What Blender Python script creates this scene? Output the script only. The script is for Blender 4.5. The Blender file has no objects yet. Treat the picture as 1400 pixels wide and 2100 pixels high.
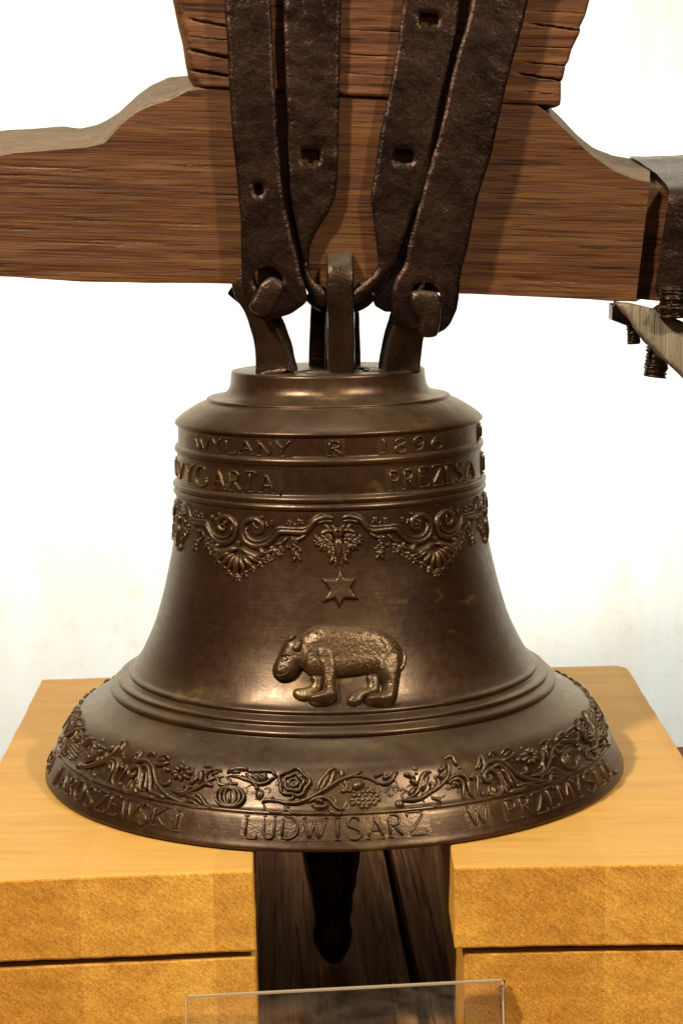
import bpy, bmesh, math, random
import numpy as np
from mathutils import Vector, Matrix, noise
from mathutils.geometry import delaunay_2d_cdt
random.seed(7)
R = math.radians
scene = bpy.context.scene
col = scene.collection

# ------------------------------------------------------------------ camera
F = 3900.0                                   # focal length in pixels of the 1400 x 2100 photograph
def cam_basis():
    p, r = R(8.5308), R(-0.96)
    fw = np.array([0., math.cos(p), -math.sin(p)]); rt = np.array([1., 0., 0.]); up = np.cross(rt, fw)
    return (np.array([0.0115, -1.93743, .55428]), fw, rt*math.cos(r)+up*math.sin(r), up*math.cos(r)-rt*math.sin(r))
CO, CF, CR, CU = cam_basis()
cd = bpy.data.cameras.new('camera'); cam = bpy.data.objects.new('camera', cd); col.objects.link(cam)
cd.sensor_fit = 'VERTICAL'; cd.sensor_height = 36; cd.lens = 36*F/2100; cd.clip_end = 100; cd.clip_start = .05
m = Matrix.Identity(4)
for i in range(3):
    m[i][0] = CR[i]; m[i][1] = CU[i]; m[i][2] = -CF[i]; m[i][3] = CO[i]
cam.matrix_world = m
scene.camera = cam
cd.dof.use_dof = False

# ------------------------------------------------------------------ light (museum hall: warm spots, a washed wall)
world = bpy.data.worlds.new('World'); scene.world = world; world.use_nodes = True
world.node_tree.nodes['Background'].inputs[0].default_value = (1.0, .82, .62, 1)
world.node_tree.nodes['Background'].inputs[1].default_value = .03
def area(name, loc, target, sx, sy, power, colr, spread=180):
    l = bpy.data.lights.new(name, 'AREA'); l.shape = 'RECTANGLE'; l.size = sx; l.size_y = sy; l.energy = power; l.color = colr
    l.spread = R(spread)
    o = bpy.data.objects.new(name, l); col.objects.link(o); o.location = loc
    o.rotation_euler = (Vector(target)-Vector(loc)).to_track_quat('-Z', 'Y').to_euler()
    return o
for sx in (-1, 1):
    area('wall_lamp', (sx*1.75, .55, .34), (-sx*.05, 1.2, .30), .5, .9, 7.4, (.93, .99, .985), 70)
area('spot_lamp', (-1.10, -1.42, 1.78), (0, 0, .2), .15, .15, 84, (1, .89, .71))
area('spot_lamp', (1.12, -1.45, 1.55), (0, 0, .2), .15, .15, 40, (1, .89, .71))
area('ceiling_lamp', (0, -.15, 2.3), (0, 0, 0), .9, .5, 5, (1, .93, .8))
area('fill_lamp', (.25, -2.9, 1.25), (0, 0, .1), .5, .5, 5, (1, .88, .68))
scene.view_settings.view_transform = 'Standard'; scene.view_settings.look = 'None'
scene.view_settings.exposure = 0.0; scene.view_settings.gamma = 1

# ------------------------------------------------------------------ picture -> place
def ray(px, py):
    px = np.asarray(px, float); py = np.asarray(py, float)
    d = CF[None]*1.0 + np.outer((px-700)/F, CR) - np.outer((py-1050)/F, CU)
    return d
def at(px, py, Y):                           # point of the vertical plane y = Y
    d = ray([px], [py])[0]; return Vector(CO + d*((Y-CO[1])/d[1]))
def atz(px, py, Z):                          # point of the level plane z = Z
    d = ray([px], [py])[0]; return Vector(CO + d*((Z-CO[2])/d[2]))

# bell profile, top to bottom (radius, height)
PROF = [(0,.4122),(.05,.4124),(.085,.4122),(.0955,.4118),(.0981,.4103),(.0986,.407),(.0996,.398),(.1024,.3916),(.108,.3875),(.116,.3857),(.1222,.3850),
 (.1238,.3838),(.1237,.3822),(.1262,.3812),(.135,.3772),(.145,.3712),(.1525,.3658),(.1556,.3628),(.1567,.3610),(.1561,.3592),(.1539,.3582),(.1537,.356),(.1538,.345),
 (.1538,.3400),(.1545,.3388),(.1568,.3372),(.1577,.3345),(.1568,.3320),(.1553,.3308),(.1552,.328),(.1555,.315),(.1557,.3035),(.1570,.3022),(.1595,.3007),(.1602,.2982),
 (.1590,.2958),(.1578,.2949),(.1590,.2938),(.1600,.2915),(.1592,.2892),(.1576,.2880),(.1578,.285),(.1592,.262),(.1609,.245),(.1630,.2305),(.1661,.2153),(.1721,.1901),
 (.1763,.1748),(.1836,.1521),(.1965,.1245),(.2035,.1135),(.2070,.1094),(.2096,.1082),(.2112,.1066),(.2112,.1048),(.2103,.1033),(.2120,.1020),(.2165,.1012),(.2207,.1005),
 (.2223,.0990),(.2218,.0970),(.2224,.0953),(.2262,.0937),(.2292,.0922),(.2305,.0902),(.2303,.0880),(.2294,.0866),(.2302,.0856),(.238,.0803),(.248,.0748),(.258,.0697),
 (.2655,.0630),(.2720,.0530),(.2780,.0425),(.2830,.0345),(.2857,.0338),(.2870,.0320),(.2864,.0302),(.2878,.0284),(.2925,.0192),(.2972,.0090),(.2994,.0048),(.3,.0030),(.2997,.0010),(.2975,0)]
_bz = [(.1537,.37),(.1537,.356),(.1538,.34),(.1552,.328),(.1557,.303),(.1576,.2885),(.1578,.285),(.1592,.262),(.1609,.245),(.1630,.2305),(.1661,.2153),(.1721,.1901),
 (.1763,.1748),(.1836,.1521),(.1965,.1245),(.2105,.105),(.2303,.086),(.238,.0803),(.248,.0748),(.258,.0697),(.2655,.0630),(.2720,.0530),(.2780,.0425),(.2840,.0335),
 (.2870,.0290),(.2925,.0192),(.2972,.0090),(.3,.0030),(.3,-.05)]
BZ = np.array([b[1] for b in _bz][::-1]); BR = np.array([b[0] for b in _bz][::-1])
def rad(z): return np.interp(z, BZ, BR)
def bell_hit(px, py):                        # (theta, z) of picture points on the bell
    px = np.atleast_1d(np.asarray(px, float)); py = np.atleast_1d(np.asarray(py, float))
    d = ray(px, py); n = len(px)
    lo = np.full(n, 1.5); hi = np.full(n, 2.0); done = np.zeros(n, bool)
    best = np.full(n, 9.); bt = np.full(n, 1.9); prev = 1.5
    for t in np.linspace(1.5, 2.02, 180):
        P = CO+d*t; f = np.hypot(P[:,0], P[:,1])-rad(P[:,2])
        new = (f < 0) & ~done
        lo[new] = prev; hi[new] = t; done |= new
        b = (f < best) & ~done; best[b] = f[b]; bt[b] = t
        prev = t
    for _ in range(22):
        mid = (lo+hi)/2; P = CO+d*mid[:,None]; f = np.hypot(P[:,0], P[:,1])-rad(P[:,2])
        hi = np.where(f < 0, mid, hi); lo = np.where(f < 0, lo, mid)
    t = np.where(done, hi, bt); P = CO+d*t[:,None]
    return np.arctan2(P[:,0], -P[:,1]), P[:,2]
def surf(th, z, h=0.):                       # place on the bell, h metres proud
    th = np.asarray(th, float); z = np.asarray(z, float)
    r = rad(z); s = (rad(z+.0015)-rad(z-.0015))/.003
    nl = np.sqrt(1+s*s); nr = 1/nl; nz = -s/nl
    N = np.stack([nr*np.sin(th), -nr*np.cos(th), nz], -1)
    P = np.stack([r*np.sin(th), -r*np.cos(th), z], -1)
    return P+N*np.asarray(h)[..., None], N

# ------------------------------------------------------------------ materials
def new_mat(name):
    mt = bpy.data.materials.new(name); mt.use_nodes = True
    nt = mt.node_tree; return mt, nt, nt.nodes['Principled BSDF']
def nd(nt, typ, **kw):
    n = nt.nodes.new(typ)
    for k, v in kw.items():
        if k in n.inputs: n.inputs[k].default_value = v
        else: setattr(n, k, v)
    return n
def L(nt, a, b): nt.links.new(a, b)
def coords(nt, scale=(1,1,1), rot=(0,0,0)):
    tc = nd(nt, 'ShaderNodeTexCoord'); mp = nd(nt, 'ShaderNodeMapping'); src = tc.outputs['Object']
    if any(rot):                             # turn first, stretch afterwards
        m0 = nd(nt, 'ShaderNodeMapping'); m0.inputs['Rotation'].default_value = rot
        L(nt, src, m0.inputs['Vector']); src = m0.outputs['Vector']
    mp.inputs['Scale'].default_value = scale
    L(nt, src, mp.inputs['Vector']); return mp.outputs['Vector']
def nz(nt, vec, scale, detail=4, rough=.55, dist=0):
    n = nd(nt, 'ShaderNodeTexNoise', Scale=scale, Detail=detail, Roughness=rough, Distortion=dist)
    L(nt, vec, n.inputs['Vector']); return n.outputs['Fac']
def ramp(nt, fac, stops):
    r = nd(nt, 'ShaderNodeValToRGB'); e = r.color_ramp.elements
    while len(e) < len(stops): e.new(.5)
    for i, (p, c) in enumerate(stops):
        e[i].position = p; e[i].color = (*c, 1) if len(c) == 3 else c
    L(nt, fac, r.inputs['Fac']); return r.outputs['Color']
def mixc(nt, fac, a, b, mode='MIX'):
    mx = nd(nt, 'ShaderNodeMix', data_type='RGBA', blend_type=mode)
    if isinstance(fac, float): mx.inputs[0].default_value = fac
    else: L(nt, fac, mx.inputs[0])
    for s, v in ((6, a), (7, b)):
        if isinstance(v, tuple): mx.inputs[s].default_value = (*v, 1)
        else: L(nt, v, mx.inputs[s])
    return mx.outputs[2]
def mth(nt, op, a, b=0.):
    n = nd(nt, 'ShaderNodeMath', operation=op)
    for i, v in enumerate((a, b)):
        if isinstance(v, (int, float)): n.inputs[i].default_value = v
        else: L(nt, v, n.inputs[i])
    return n.outputs[0]
def bump(nt, bs, pairs):
    prev = None
    for h, st, dist in pairs:
        b = nd(nt, 'ShaderNodeBump', Strength=st, Distance=dist)
        L(nt, h, b.inputs['Height'])
        if prev is not None: L(nt, prev, b.inputs['Normal'])
        prev = b.outputs['Normal']
    L(nt, prev, bs.inputs['Normal'])
def upness(nt, lo, hi):
    g = nd(nt, 'ShaderNodeNewGeometry'); s = nd(nt, 'ShaderNodeSeparateXYZ'); L(nt, g.outputs['Normal'], s.inputs[0])
    mr = nd(nt, 'ShaderNodeMapRange'); mr.inputs['From Min'].default_value = lo; mr.inputs['From Max'].default_value = hi
    L(nt, s.outputs['Z'], mr.inputs['Value']); return mr.outputs['Result']

def mat_bronze(relief=False):
    mt, nt, bs = new_mat('bronze_relief_lit' if relief else 'bronze'); v = coords(nt)
    big = nz(nt, v, 9, 5, .6, .3); fine = nz(nt, v, 120, 4, .6)
    turn = nz(nt, coords(nt, (1.5, 1.5, 240)), 2.2, 3, .6)
    c = ramp(nt, big, [(.34, (.020,.0036,.0009)), (.52, (.034,.0092,.0024)), (.68, (.062,.028,.009))] if not relief else [(.32, (.020,.0055,.0016)), (.52, (.044,.018,.006)), (.68, (.105,.055,.020))])  # relief copy is lighter: highlights of the raised work put into its colour
    c = mixc(nt, mth(nt, 'MULTIPLY', turn, .35), c, (.075,.042,.015))
    brass = ramp(nt, nz(nt, coords(nt, (1,1,2.5)), 13, 5, .6), [(.62, (0,0,0)), (.72, (1,1,1))])
    c = mixc(nt, mth(nt, 'MULTIPLY', brass, .40), c, (.26,.16,.04))
    dust = mth(nt, 'MULTIPLY', upness(nt, .45, .95), ramp(nt, nz(nt, v, 40, 6, .7), [(.25, (.25,)*3), (.7, (1,)*3)]))
    c = mixc(nt, mth(nt, 'MULTIPLY', dust, .28), c, (.26,.215,.15))  # pale upward faces: dust, with the light from above painted in
    specks = ramp(nt, nz(nt, v, 330, 2, .5), [(.70, (0,0,0)), (.74, (1,1,1))])
    c = mixc(nt, mth(nt, 'MULTIPLY', specks, .25), c, (.3,.24,.15))
    L(nt, c, bs.inputs['Base Color'])
    bs.inputs['Metallic'].default_value = .55
    bs.inputs['Specular IOR Level'].default_value = .9; bs.inputs['Specular Tint'].default_value = (1,.90,.74,1)
    L(nt, mth(nt, 'ADD', mth(nt, 'MULTIPLY', fine, .26), .22), bs.inputs['Roughness'])
    if relief:
        bump(nt, bs, [(nz(nt, v, 190, 4, .6), .34, .0014), (nz(nt, v, 480, 3, .6), .35, .0008)]); return mt
    bump(nt, bs, [(turn, .10, .0006), (fine, .16, .0008), (nz(nt, v, 420, 3, .6), .12, .0005)])
    return mt
def mat_iron(name='wrought_iron', base=(.009,.0035,.002), lite=(.038,.018,.011), dusty=.10):
    mt, nt, bs = new_mat(name); v = coords(nt)
    big = nz(nt, v, 22, 5, .65, .4); pit = nz(nt, v, 300, 4, .62); hm = nz(nt, coords(nt, (1,1,1.4)), 130, 3, .5, .2)
    c = ramp(nt, big, [(.32, base), (.70, lite)])
    rust = ramp(nt, nz(nt, v, 33, 6, .7), [(.60, (0,0,0)), (.75, (1,1,1))])
    c = mixc(nt, mth(nt, 'MULTIPLY', rust, .35), c, (.085,.032,.013))
    dust = mth(nt, 'MULTIPLY', upness(nt, .35, .9), dusty*1.6)
    c = mixc(nt, dust, c, (.36,.31,.22))
    L(nt, c, bs.inputs['Base Color']); bs.inputs['Metallic'].default_value = .72; bs.inputs['Specular IOR Level'].default_value = .3
    L(nt, mth(nt, 'ADD', mth(nt, 'MULTIPLY', pit, .34), .12), bs.inputs['Roughness'])
    bump(nt, bs, [(nz(nt, v, 34, 3, .5), .5, .004), (hm, .14, .0012), (pit, .62, .0011), (nz(nt, v, 520, 2, .5), .35, .0006)])
    return mt
def mat_wood(name, dark, mid, lite, axis='x', freq=1., rough=.6, bumpst=.5, dust=0., spec=.18, tilt=0., line=.85):
    """rift wood: broad tone bands, fibres and thin dark pore lines running along `axis`"""
    mt, nt, bs = new_mat(name); vb = coords(nt)
    k = {'x': 0, 'y': 1, 'z': 2}[axis]
    def sc(along, cross): return tuple((along if i == k else cross)*freq for i in range(3))
    rot = (0, R(tilt), 0) if axis == 'x' else (0, 0, R(tilt))
    g1 = nz(nt, coords(nt, sc(1.8, 62), rot), 1., 6, .68, 1.0)
    g2 = nz(nt, coords(nt, sc(14, 430), rot), 1., 4, .6, .5)
    g3 = nz(nt, coords(nt, sc(10, 300), rot), 1., 3, .55, .4)
    blot = nz(nt, vb, 7, 4, .6)
    c = ramp(nt, g1, [(.30, dark), (.50, mid), (.68, lite)])
    c = mixc(nt, .65, c, ramp(nt, g2, [(.42, (.46,.36,.30)), (.51, (1,1,1))]), 'MULTIPLY')
    c = mixc(nt, line, c, ramp(nt, g3, [(.36, (.10,.05,.04)), (.405, (1,1,1))]), 'MULTIPLY')
    c = mixc(nt, mth(nt, 'MULTIPLY', blot, .35), c, dark)
    if dust:
        d = mth(nt, 'MULTIPLY', upness(nt, .35, .75), dust)
        c = mixc(nt, d, c, ramp(nt, g2, [(.40, (.12,.078,.040)), (.58, (.27,.215,.145))]))
    L(nt, c, bs.inputs['Base Color'])
    bs.inputs['Roughness'].default_value = rough; bs.inputs['Specular IOR Level'].default_value = spec
    bump(nt, bs, [(g3, bumpst*.7, .0014), (g2, bumpst*.7, .0010), (g1, bumpst*.4, .0022), (nz(nt, vb, 420, 3, .6), bumpst*.3, .0006)])
    return mt
def mat_block(name, top, face, face2):
    """planed glued timber: smooth waxed top, rough sawn sides"""
    mt, nt, bs = new_mat(name); v = coords(nt)
    grain = nz(nt, coords(nt, (1.5, 14, 14)), 2.0, 5, .6, .8); mot = nz(nt, v, 330, 5, .75); big = nz(nt, v, 7, 4, .6)
    saw = nz(nt, coords(nt, (60, 60, 60), (0, R(38), 0)), 9, 4, .7); pores = nz(nt, v, 620, 3, .7)
    diag = nz(nt, coords(nt, (90, 110, 520), (0, R(-40), 0)), 1.0, 3, .65)
    ct = ramp(nt, grain, [(.30, tuple(t*k_ for t, k_ in zip(top, (.86,.76,.62)))), (.6, top)])
    ct = mixc(nt, .5, ct, ramp(nt, nz(nt, coords(nt, (9, 240, 240)), 1., 3, .6), [(.38, (.84,.74,.62)), (.5, (1,1,1))]), 'MULTIPLY')
    ct = mixc(nt, mth(nt, 'MULTIPLY', big, .5), ct, tuple(t*k_ for t, k_ in zip(top, (.82,.70,.55))))
    stain = ramp(nt, nz(nt, coords(nt, (2, 9, 2)), 3.0, 4, .6), [(.54, (0,0,0)), (.66, (1,1,1))])
    ct = mixc(nt, mth(nt, 'MULTIPLY', stain, .42), ct, (.42,.20,.06))
    cf = ramp(nt, mixc(nt, .55, mot, big), [(.40, face2), (.58, face)])
    cf = mixc(nt, .6, cf, ramp(nt, pores, [(.36, (.50,.33,.18)), (.56, (1,1,1))]), 'MULTIPLY')
    cf = mixc(nt, .5, cf, ramp(nt, diag, [(.36, (.62,.47,.32)), (.56, (1,1,1))]), 'MULTIPLY')
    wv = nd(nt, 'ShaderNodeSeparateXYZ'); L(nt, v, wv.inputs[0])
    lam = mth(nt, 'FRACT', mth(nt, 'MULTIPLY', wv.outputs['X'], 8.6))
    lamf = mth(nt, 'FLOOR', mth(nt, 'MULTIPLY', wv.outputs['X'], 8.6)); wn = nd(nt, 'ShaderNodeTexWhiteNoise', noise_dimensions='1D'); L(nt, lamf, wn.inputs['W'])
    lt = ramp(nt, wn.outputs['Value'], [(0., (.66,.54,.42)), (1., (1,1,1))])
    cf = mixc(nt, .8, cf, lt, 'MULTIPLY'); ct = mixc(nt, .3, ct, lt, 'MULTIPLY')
    up = upness(nt, .6, .9)
    L(nt, mixc(nt, up, cf, ct), bs.inputs['Base Color'])
    L(nt, mth(nt, 'SUBTRACT', .75, mth(nt, 'MULTIPLY', up, .15)), bs.inputs['Roughness'])
    bs.inputs['Specular IOR Level'].default_value = .25
    st = mth(nt, 'SUBTRACT', 1.05, up)
    bump(nt, bs, [(mth(nt, 'MULTIPLY', saw, st), .16, .0010), (mth(nt, 'MULTIPLY', pores, st), .35, .0010), (grain, .10, .001)])
    return mt
def mat_wall():
    mt, nt, bs = new_mat('plaster'); v = coords(nt)
    st = nz(nt, coords(nt, (2.2, 1, .5)), 2.4, 5, .65); sp = nz(nt, v, 34, 5, .7); wv = nz(nt, v, 330, 2, .5)
    c = ramp(nt, st, [(.34, (.74,.70,.62)), (.60, (.75,.78,.765))])
    c = mixc(nt, .5, c, ramp(nt, sp, [(.32, (.90,.84,.75)), (.46, (1,1,1))]), 'MULTIPLY')
    L(nt, c, bs.inputs['Base Color']); bs.inputs['Roughness'].default_value = .9
    bump(nt, bs, [(wv, .25, .002), (sp, .2, .004)])
    return mt
def mat_acrylic():
    mt, nt, bs = new_mat('acrylic')
    bs.inputs['Base Color'].default_value = (1, .98, .95, 1); bs.inputs['Transmission Weight'].default_value = 1
    bs.inputs['IOR'].default_value = 1.49; bs.inputs['Roughness'].default_value = .03
    df = nd(nt, 'ShaderNodeBsdfDiffuse'); df.inputs[0].default_value = (.55,.42,.30,1)  # diffuse film painted in for the hazy reflections of the panel
    mx = nd(nt, 'ShaderNodeMixShader'); v = coords(nt)
    f = ramp(nt, nz(nt, coords(nt, (1,1,2.5)), 16, 6, .7, 1.5), [(.40, (.01,)*3), (.75, (.09,)*3)])
    L(nt, f, mx.inputs[0]); L(nt, bs.outputs[0], mx.inputs[1]); L(nt, df.outputs[0], mx.inputs[2])
    L(nt, mx.outputs[0], nt.nodes['Material Output'].inputs['Surface'])
    return mt
BRONZE = mat_bronze(); RELIEF = mat_bronze(True); IRON = mat_iron(); CANON = mat_iron('cast_bronze_dark', (.022,.011,.006), (.060,.033,.018), .25)
BLACKIRON = mat_iron('clapper_iron', (.010,.007,.006), (.020,.013,.010), .1)
OAK = mat_wood('oak_beam', (.046,.0125,.0025), (.080,.028,.0052), (.122,.051,.0105), 'x', 1., .55, 1.1, .6, tilt=-2.4)
OAKUP = mat_wood('old_oak', (.040,.011,.003), (.100,.036,.010), (.165,.070,.021), 'x', .8, .65, 1.3, .3, tilt=-2.4)
OAKEND = mat_wood('grey_wood', (.13,.10,.065), (.20,.165,.11), (.28,.24,.17), 'z', 1.6, .8, 1.0, .1, line=.5)
_a, _b = atz(797, 1750, -.215), atz(872, 2100, -.215); DECK_TURN = math.degrees(math.atan2(_a.x-_b.x, _a.y-_b.y))
DECK = mat_wood('dark_deck', (.055,.024,.010), (.19,.090,.040), (.48,.27,.12), 'y', .42, .85, .9, spec=.03, tilt=DECK_TURN, line=.6)
GAP_SHADE = new_mat('gap_shade')[0]; GAP_SHADE.node_tree.nodes['Principled BSDF'].inputs['Base Color'].default_value = (.006,.004,.003,1); GAP_SHADE.node_tree.nodes['Principled BSDF'].inputs['Roughness'].default_value = 1; GAP_SHADE.node_tree.nodes['Principled BSDF'].inputs['Specular IOR Level'].default_value = 0  # flat black standing in for the shade in the board gaps
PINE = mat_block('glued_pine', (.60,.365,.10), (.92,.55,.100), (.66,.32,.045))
WALL = mat_wall(); ACRYL = mat_acrylic()

# ------------------------------------------------------------------ object helpers
def mesh_obj(name, verts, faces, mat, parent=None, smooth=True, mesh=None):
    me = mesh or bpy.data.meshes.new(name)
    if mesh is None:
        me.from_pydata([tuple(v) for v in verts], [], [tuple(int(i) for i in f) for f in faces]); me.update()
        if mat: me.materials.append(mat)
        if smooth: me.polygons.foreach_set('use_smooth', [True]*len(me.polygons))
    o = bpy.data.objects.new(name, me); col.objects.link(o)
    if parent: o.parent = parent
    return o
def thing(name, label, cat, group=None, loc=(0,0,0)):
    o = bpy.data.objects.new(name, None); col.objects.link(o); o.location = loc; o.empty_display_size = .05
    o['label'] = label; o['category'] = cat
    if group: o['group'] = group
    return o
def from_bm(name, bm, mat, parent=None, smooth=False):
    me = bpy.data.meshes.new(name); bm.to_mesh(me); bm.free(); me.materials.append(mat)
    if smooth: me.polygons.foreach_set('use_smooth', [True]*len(me.polygons))
    o = bpy.data.objects.new(name, me); col.objects.link(o)
    if parent: o.parent = parent
    return o
def catmull(P, n=6, closed=False):
    P = [np.asarray(p, float) for p in P]; k = len(P)
    if k == 2: return np.array([P[0]*(1-t)+P[1]*t for t in np.linspace(0, 1, n+1)])
    out = []
    segs = range(k if closed else k-1)
    for i in segs:
        a = P[(i-1) % k] if closed or i > 0 else 2*P[0]-P[1]
        b = P[i]; c = P[(i+1) % k]
        d = P[(i+2) % k] if closed or i+2 < k else 2*P[-1]-P[-2]
        for t in np.arange(n)/n:
            out.append(.5*((2*b)+(c-a)*t+(2*a-5*b+4*c-d)*t*t+(3*b-a-3*c+d)*t**3))
    if not closed: out.append(P[-1])
    return np.array(out)

# ------------------------------------------------------------------ relief kit: everything is laid on the bell in (theta, height)
MPP = .00047                                  # metres per picture pixel at the bell
class Relief:
    def __init__(s): s.V = []; s.F = []
    def stroke(s, th, z, w, h, taper=.35, closed=False):
        """half-round moulded stroke; w full width, h height (metres)"""
        n = len(th); th = np.asarray(th); z = np.asarray(z)
        C, N = surf(th, z)
        T = np.roll(C, -1, 0)-np.roll(C, 1, 0)
        if not closed: T[0] = C[1]-C[0]; T[-1] = C[-1]-C[-2]
        T /= np.linalg.norm(T, axis=1)[:, None]+1e-12
        S = np.cross(N, T); S /= np.linalg.norm(S, axis=1)[:, None]+1e-12
        u = np.linspace(0, 1, n)
        if closed: k = np.ones(n)
        else:
            e = np.minimum(1, np.minimum(u, 1-u)/max(1e-6, taper)) if taper > 0 else np.minimum(1, np.minimum(u, 1-u)*n/1.5)
            k = np.sqrt(np.clip(1-(1-e)**2, 0, 1))
            k = np.maximum(k, .04)
        a = np.linspace(0, math.pi, 8); base = len(s.V)
        for i in range(n):
            for q in a:
                s.V.append(C[i]+S[i]*(w/2*k[i]*math.cos(q))+N[i]*(h*k[i]*math.sin(q)-.0004))
        m_ = n if closed else n-1
        for i in range(m_):
            for j in range(7):
                A = base+i*8+j; B = base+((i+1) % n)*8+j
                s.F.append((A, A+1, B+1, B))
    def dome(s, th0, z0, ru, rv, h, rot=0., nr=4, na=14, lobes=0, lob=0.):
        """oval boss: ru, rv radii in metres along/up the surface"""
        r = float(rad(z0)); sl = float((rad(z0+.0015)-rad(z0-.0015))/.003); kz = 1/math.sqrt(1+sl*sl)
        base = len(s.V); th = []; zz = []; hh = []
        for i in range(nr+1):
            f = i/nr
            for j in range(na):
                q = 2*math.pi*j/na; g = f*(1+lob*math.cos(lobes*q)) if lobes else f
                x = ru*g*math.cos(q); y = rv*g*math.sin(q)
                x, y = x*math.cos(rot)-y*math.sin(rot), x*math.sin(rot)+y*math.cos(rot)
                th.append(th0+x/r); zz.append(z0+y*kz); hh.append(h*math.sqrt(max(0, 1-f*f))-.0004)
        P, _ = surf(th, zz, np.array(hh)); s.V.extend(P)
        for i in range(nr):
            for j in range(na):
                A = base+i*na+j; B = base+i*na+(j+1) % na
                s.F.append((A, A+na, B+na, B))
    def obj(s, name, parent, label=None):
        o = mesh_obj(name, s.V, s.F, RELIEF, parent)
        if label: o['label'] = label
        return o
class Tr:
    """a tracing window of the photograph: origin and magnification"""
    def __init__(s, ox, oy, k): s.ox, s.oy, s.k = ox, oy, k
    def px(s, P): P = np.asarray(P, float); return s.ox+P[:, 0]/s.k, s.oy+P[:, 1]/s.k
    def curve(s, P, n=6, closed=False):
        c = catmull(P, n, closed); return bell_hit(*s.px(c))
    def pt(s, x, y): t, z = bell_hit(*s.px([(x, y)])); return float(t[0]), float(z[0])
def tstroke(rl, tr, P, w=6, h=None, taper=.35, closed=False, n=6, fn=None):
    th, z = tr.curve(P, n, closed)
    if fn: th, z = fn(th, z)
    W = w*MPP; rl.stroke(th, z, W, (h if h else .60)*W, taper, closed)
def tdot(rl, tr, x, y, r, h=.8, ry=None, fn=None, **kw):
    th, z = tr.pt(x, y)
    if fn: th, z = fn(np.array([th]), np.array([z])); th, z = float(th[0]), float(z[0])
    a = r/tr.k*MPP; b = (ry or r)/tr.k*MPP
    rl.dome(th, z, a, b, a*h, **kw)

# ------------------------------------------------------------------ the setting
wall_y = 1.2
w = mesh_obj('back_wall', [(-4, wall_y, -1), (4, wall_y, -1), (4, wall_y, 3.2), (-4, wall_y, 3.2), (-4, wall_y+.15, -1), (4, wall_y+.15, -1), (4, wall_y+.15, 3.2), (-4, wall_y+.15, 3.2)],
             [(0,1,2,3), (5,4,7,6), (3,2,6,7), (0,4,5,1), (1,5,6,2), (0,3,7,4)], WALL, smooth=False)
w['kind'] = 'structure'
w = mesh_obj('floor', [(-4, -3.5, -.75), (4, -3.5, -.75), (4, 4, -.75), (-4, 4, -.75)], [(0,1,2,3)], DECK, smooth=False); w['kind'] = 'structure'

# dark deck of boards under the blocks
DZ = -.215
deck = thing('dark_deck', 'dark weathered board deck with long grain under the pine blocks', 'deck')
def slab(name, quad, ztop, th, mat, parent=None, bev=.002, seg=2, jitter=0.):
    bm = bmesh.new()
    t = [bm.verts.new((p[0], p[1], ztop)) for p in quad]; b = [bm.verts.new((p[0], p[1], ztop-th)) for p in quad]
    bm.faces.new(t); bm.faces.new(b[::-1]); n = len(quad)
    for i in range(n): bm.faces.new((t[i], b[i], b[(i+1) % n], t[(i+1) % n]))
    bmesh.ops.recalc_face_normals(bm, faces=bm.faces)
    bmesh.ops.bevel(bm, geom=bm.edges[:], offset=bev, segments=seg, affect='EDGES', profile=.5)
    if jitter:
        for v in bm.verts:
            v.co += Vector(noise.noise_vector(v.co*14))*jitter
    return from_bm(name, bm, mat, parent)
bl = atz(-30, 1577, DZ); br = atz(1430, 1527, DZ)           # rear edge of the deck
ga = atz(797, 1750, DZ); gb = atz(872, 2100, DZ)            # the gap between two boards
dv = (Vector((ga.x, ga.y))-Vector((gb.x, gb.y))).normalized(); nv = Vector((dv.y, -dv.x))
ed = (Vector((br.x, br.y))-Vector((bl.x, bl.y)))
def on_back(p):                                              # where a board line meets the rear edge
    a = Vector((bl.x, bl.y)); den = dv.x*ed.y-dv.y*ed.x
    t = ((a.x-p.x)*ed.y-(a.y-p.y)*ed.x)/den; return p+dv*t
BW = .165
for k in range(-7, 7):
    p0 = Vector((gb.x, gb.y))+nv*(k*(BW+.0105)+.005); p1 = p0+nv*BW
    q0, q1 = on_back(p0), on_back(p1); f0 = p0-dv*.75; f1 = p1-dv*.75
    o = slab('board', [f0, f1, q1, q0], DZ-.001*(k % 3), .035, DECK, deck, .0025)
beamd = slab('bearer', [(bl.x-.1, bl.y-.35), (br.x+.1, br.y-.35), (br.x+.1, br.y-.25), (bl.x-.1, bl.y-.25)], DZ-.058, .12, DECK, deck, .003)
beamd = slab('bearer', [(-1.2, -.75), (1.2, -.75), (1.2, -.65), (-1.2, -.65)], DZ-.058, .12, DECK, deck, .003)

slab('shade_sheet', [(-1.3, -.9), (1.3, -.9), (1.3, bl.y-.02), (-1.3, bl.y-.02)], DZ-.0375, .02, GAP_SHADE, deck, .002)  # black sheet added below the boards so their gaps look shaded
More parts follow.
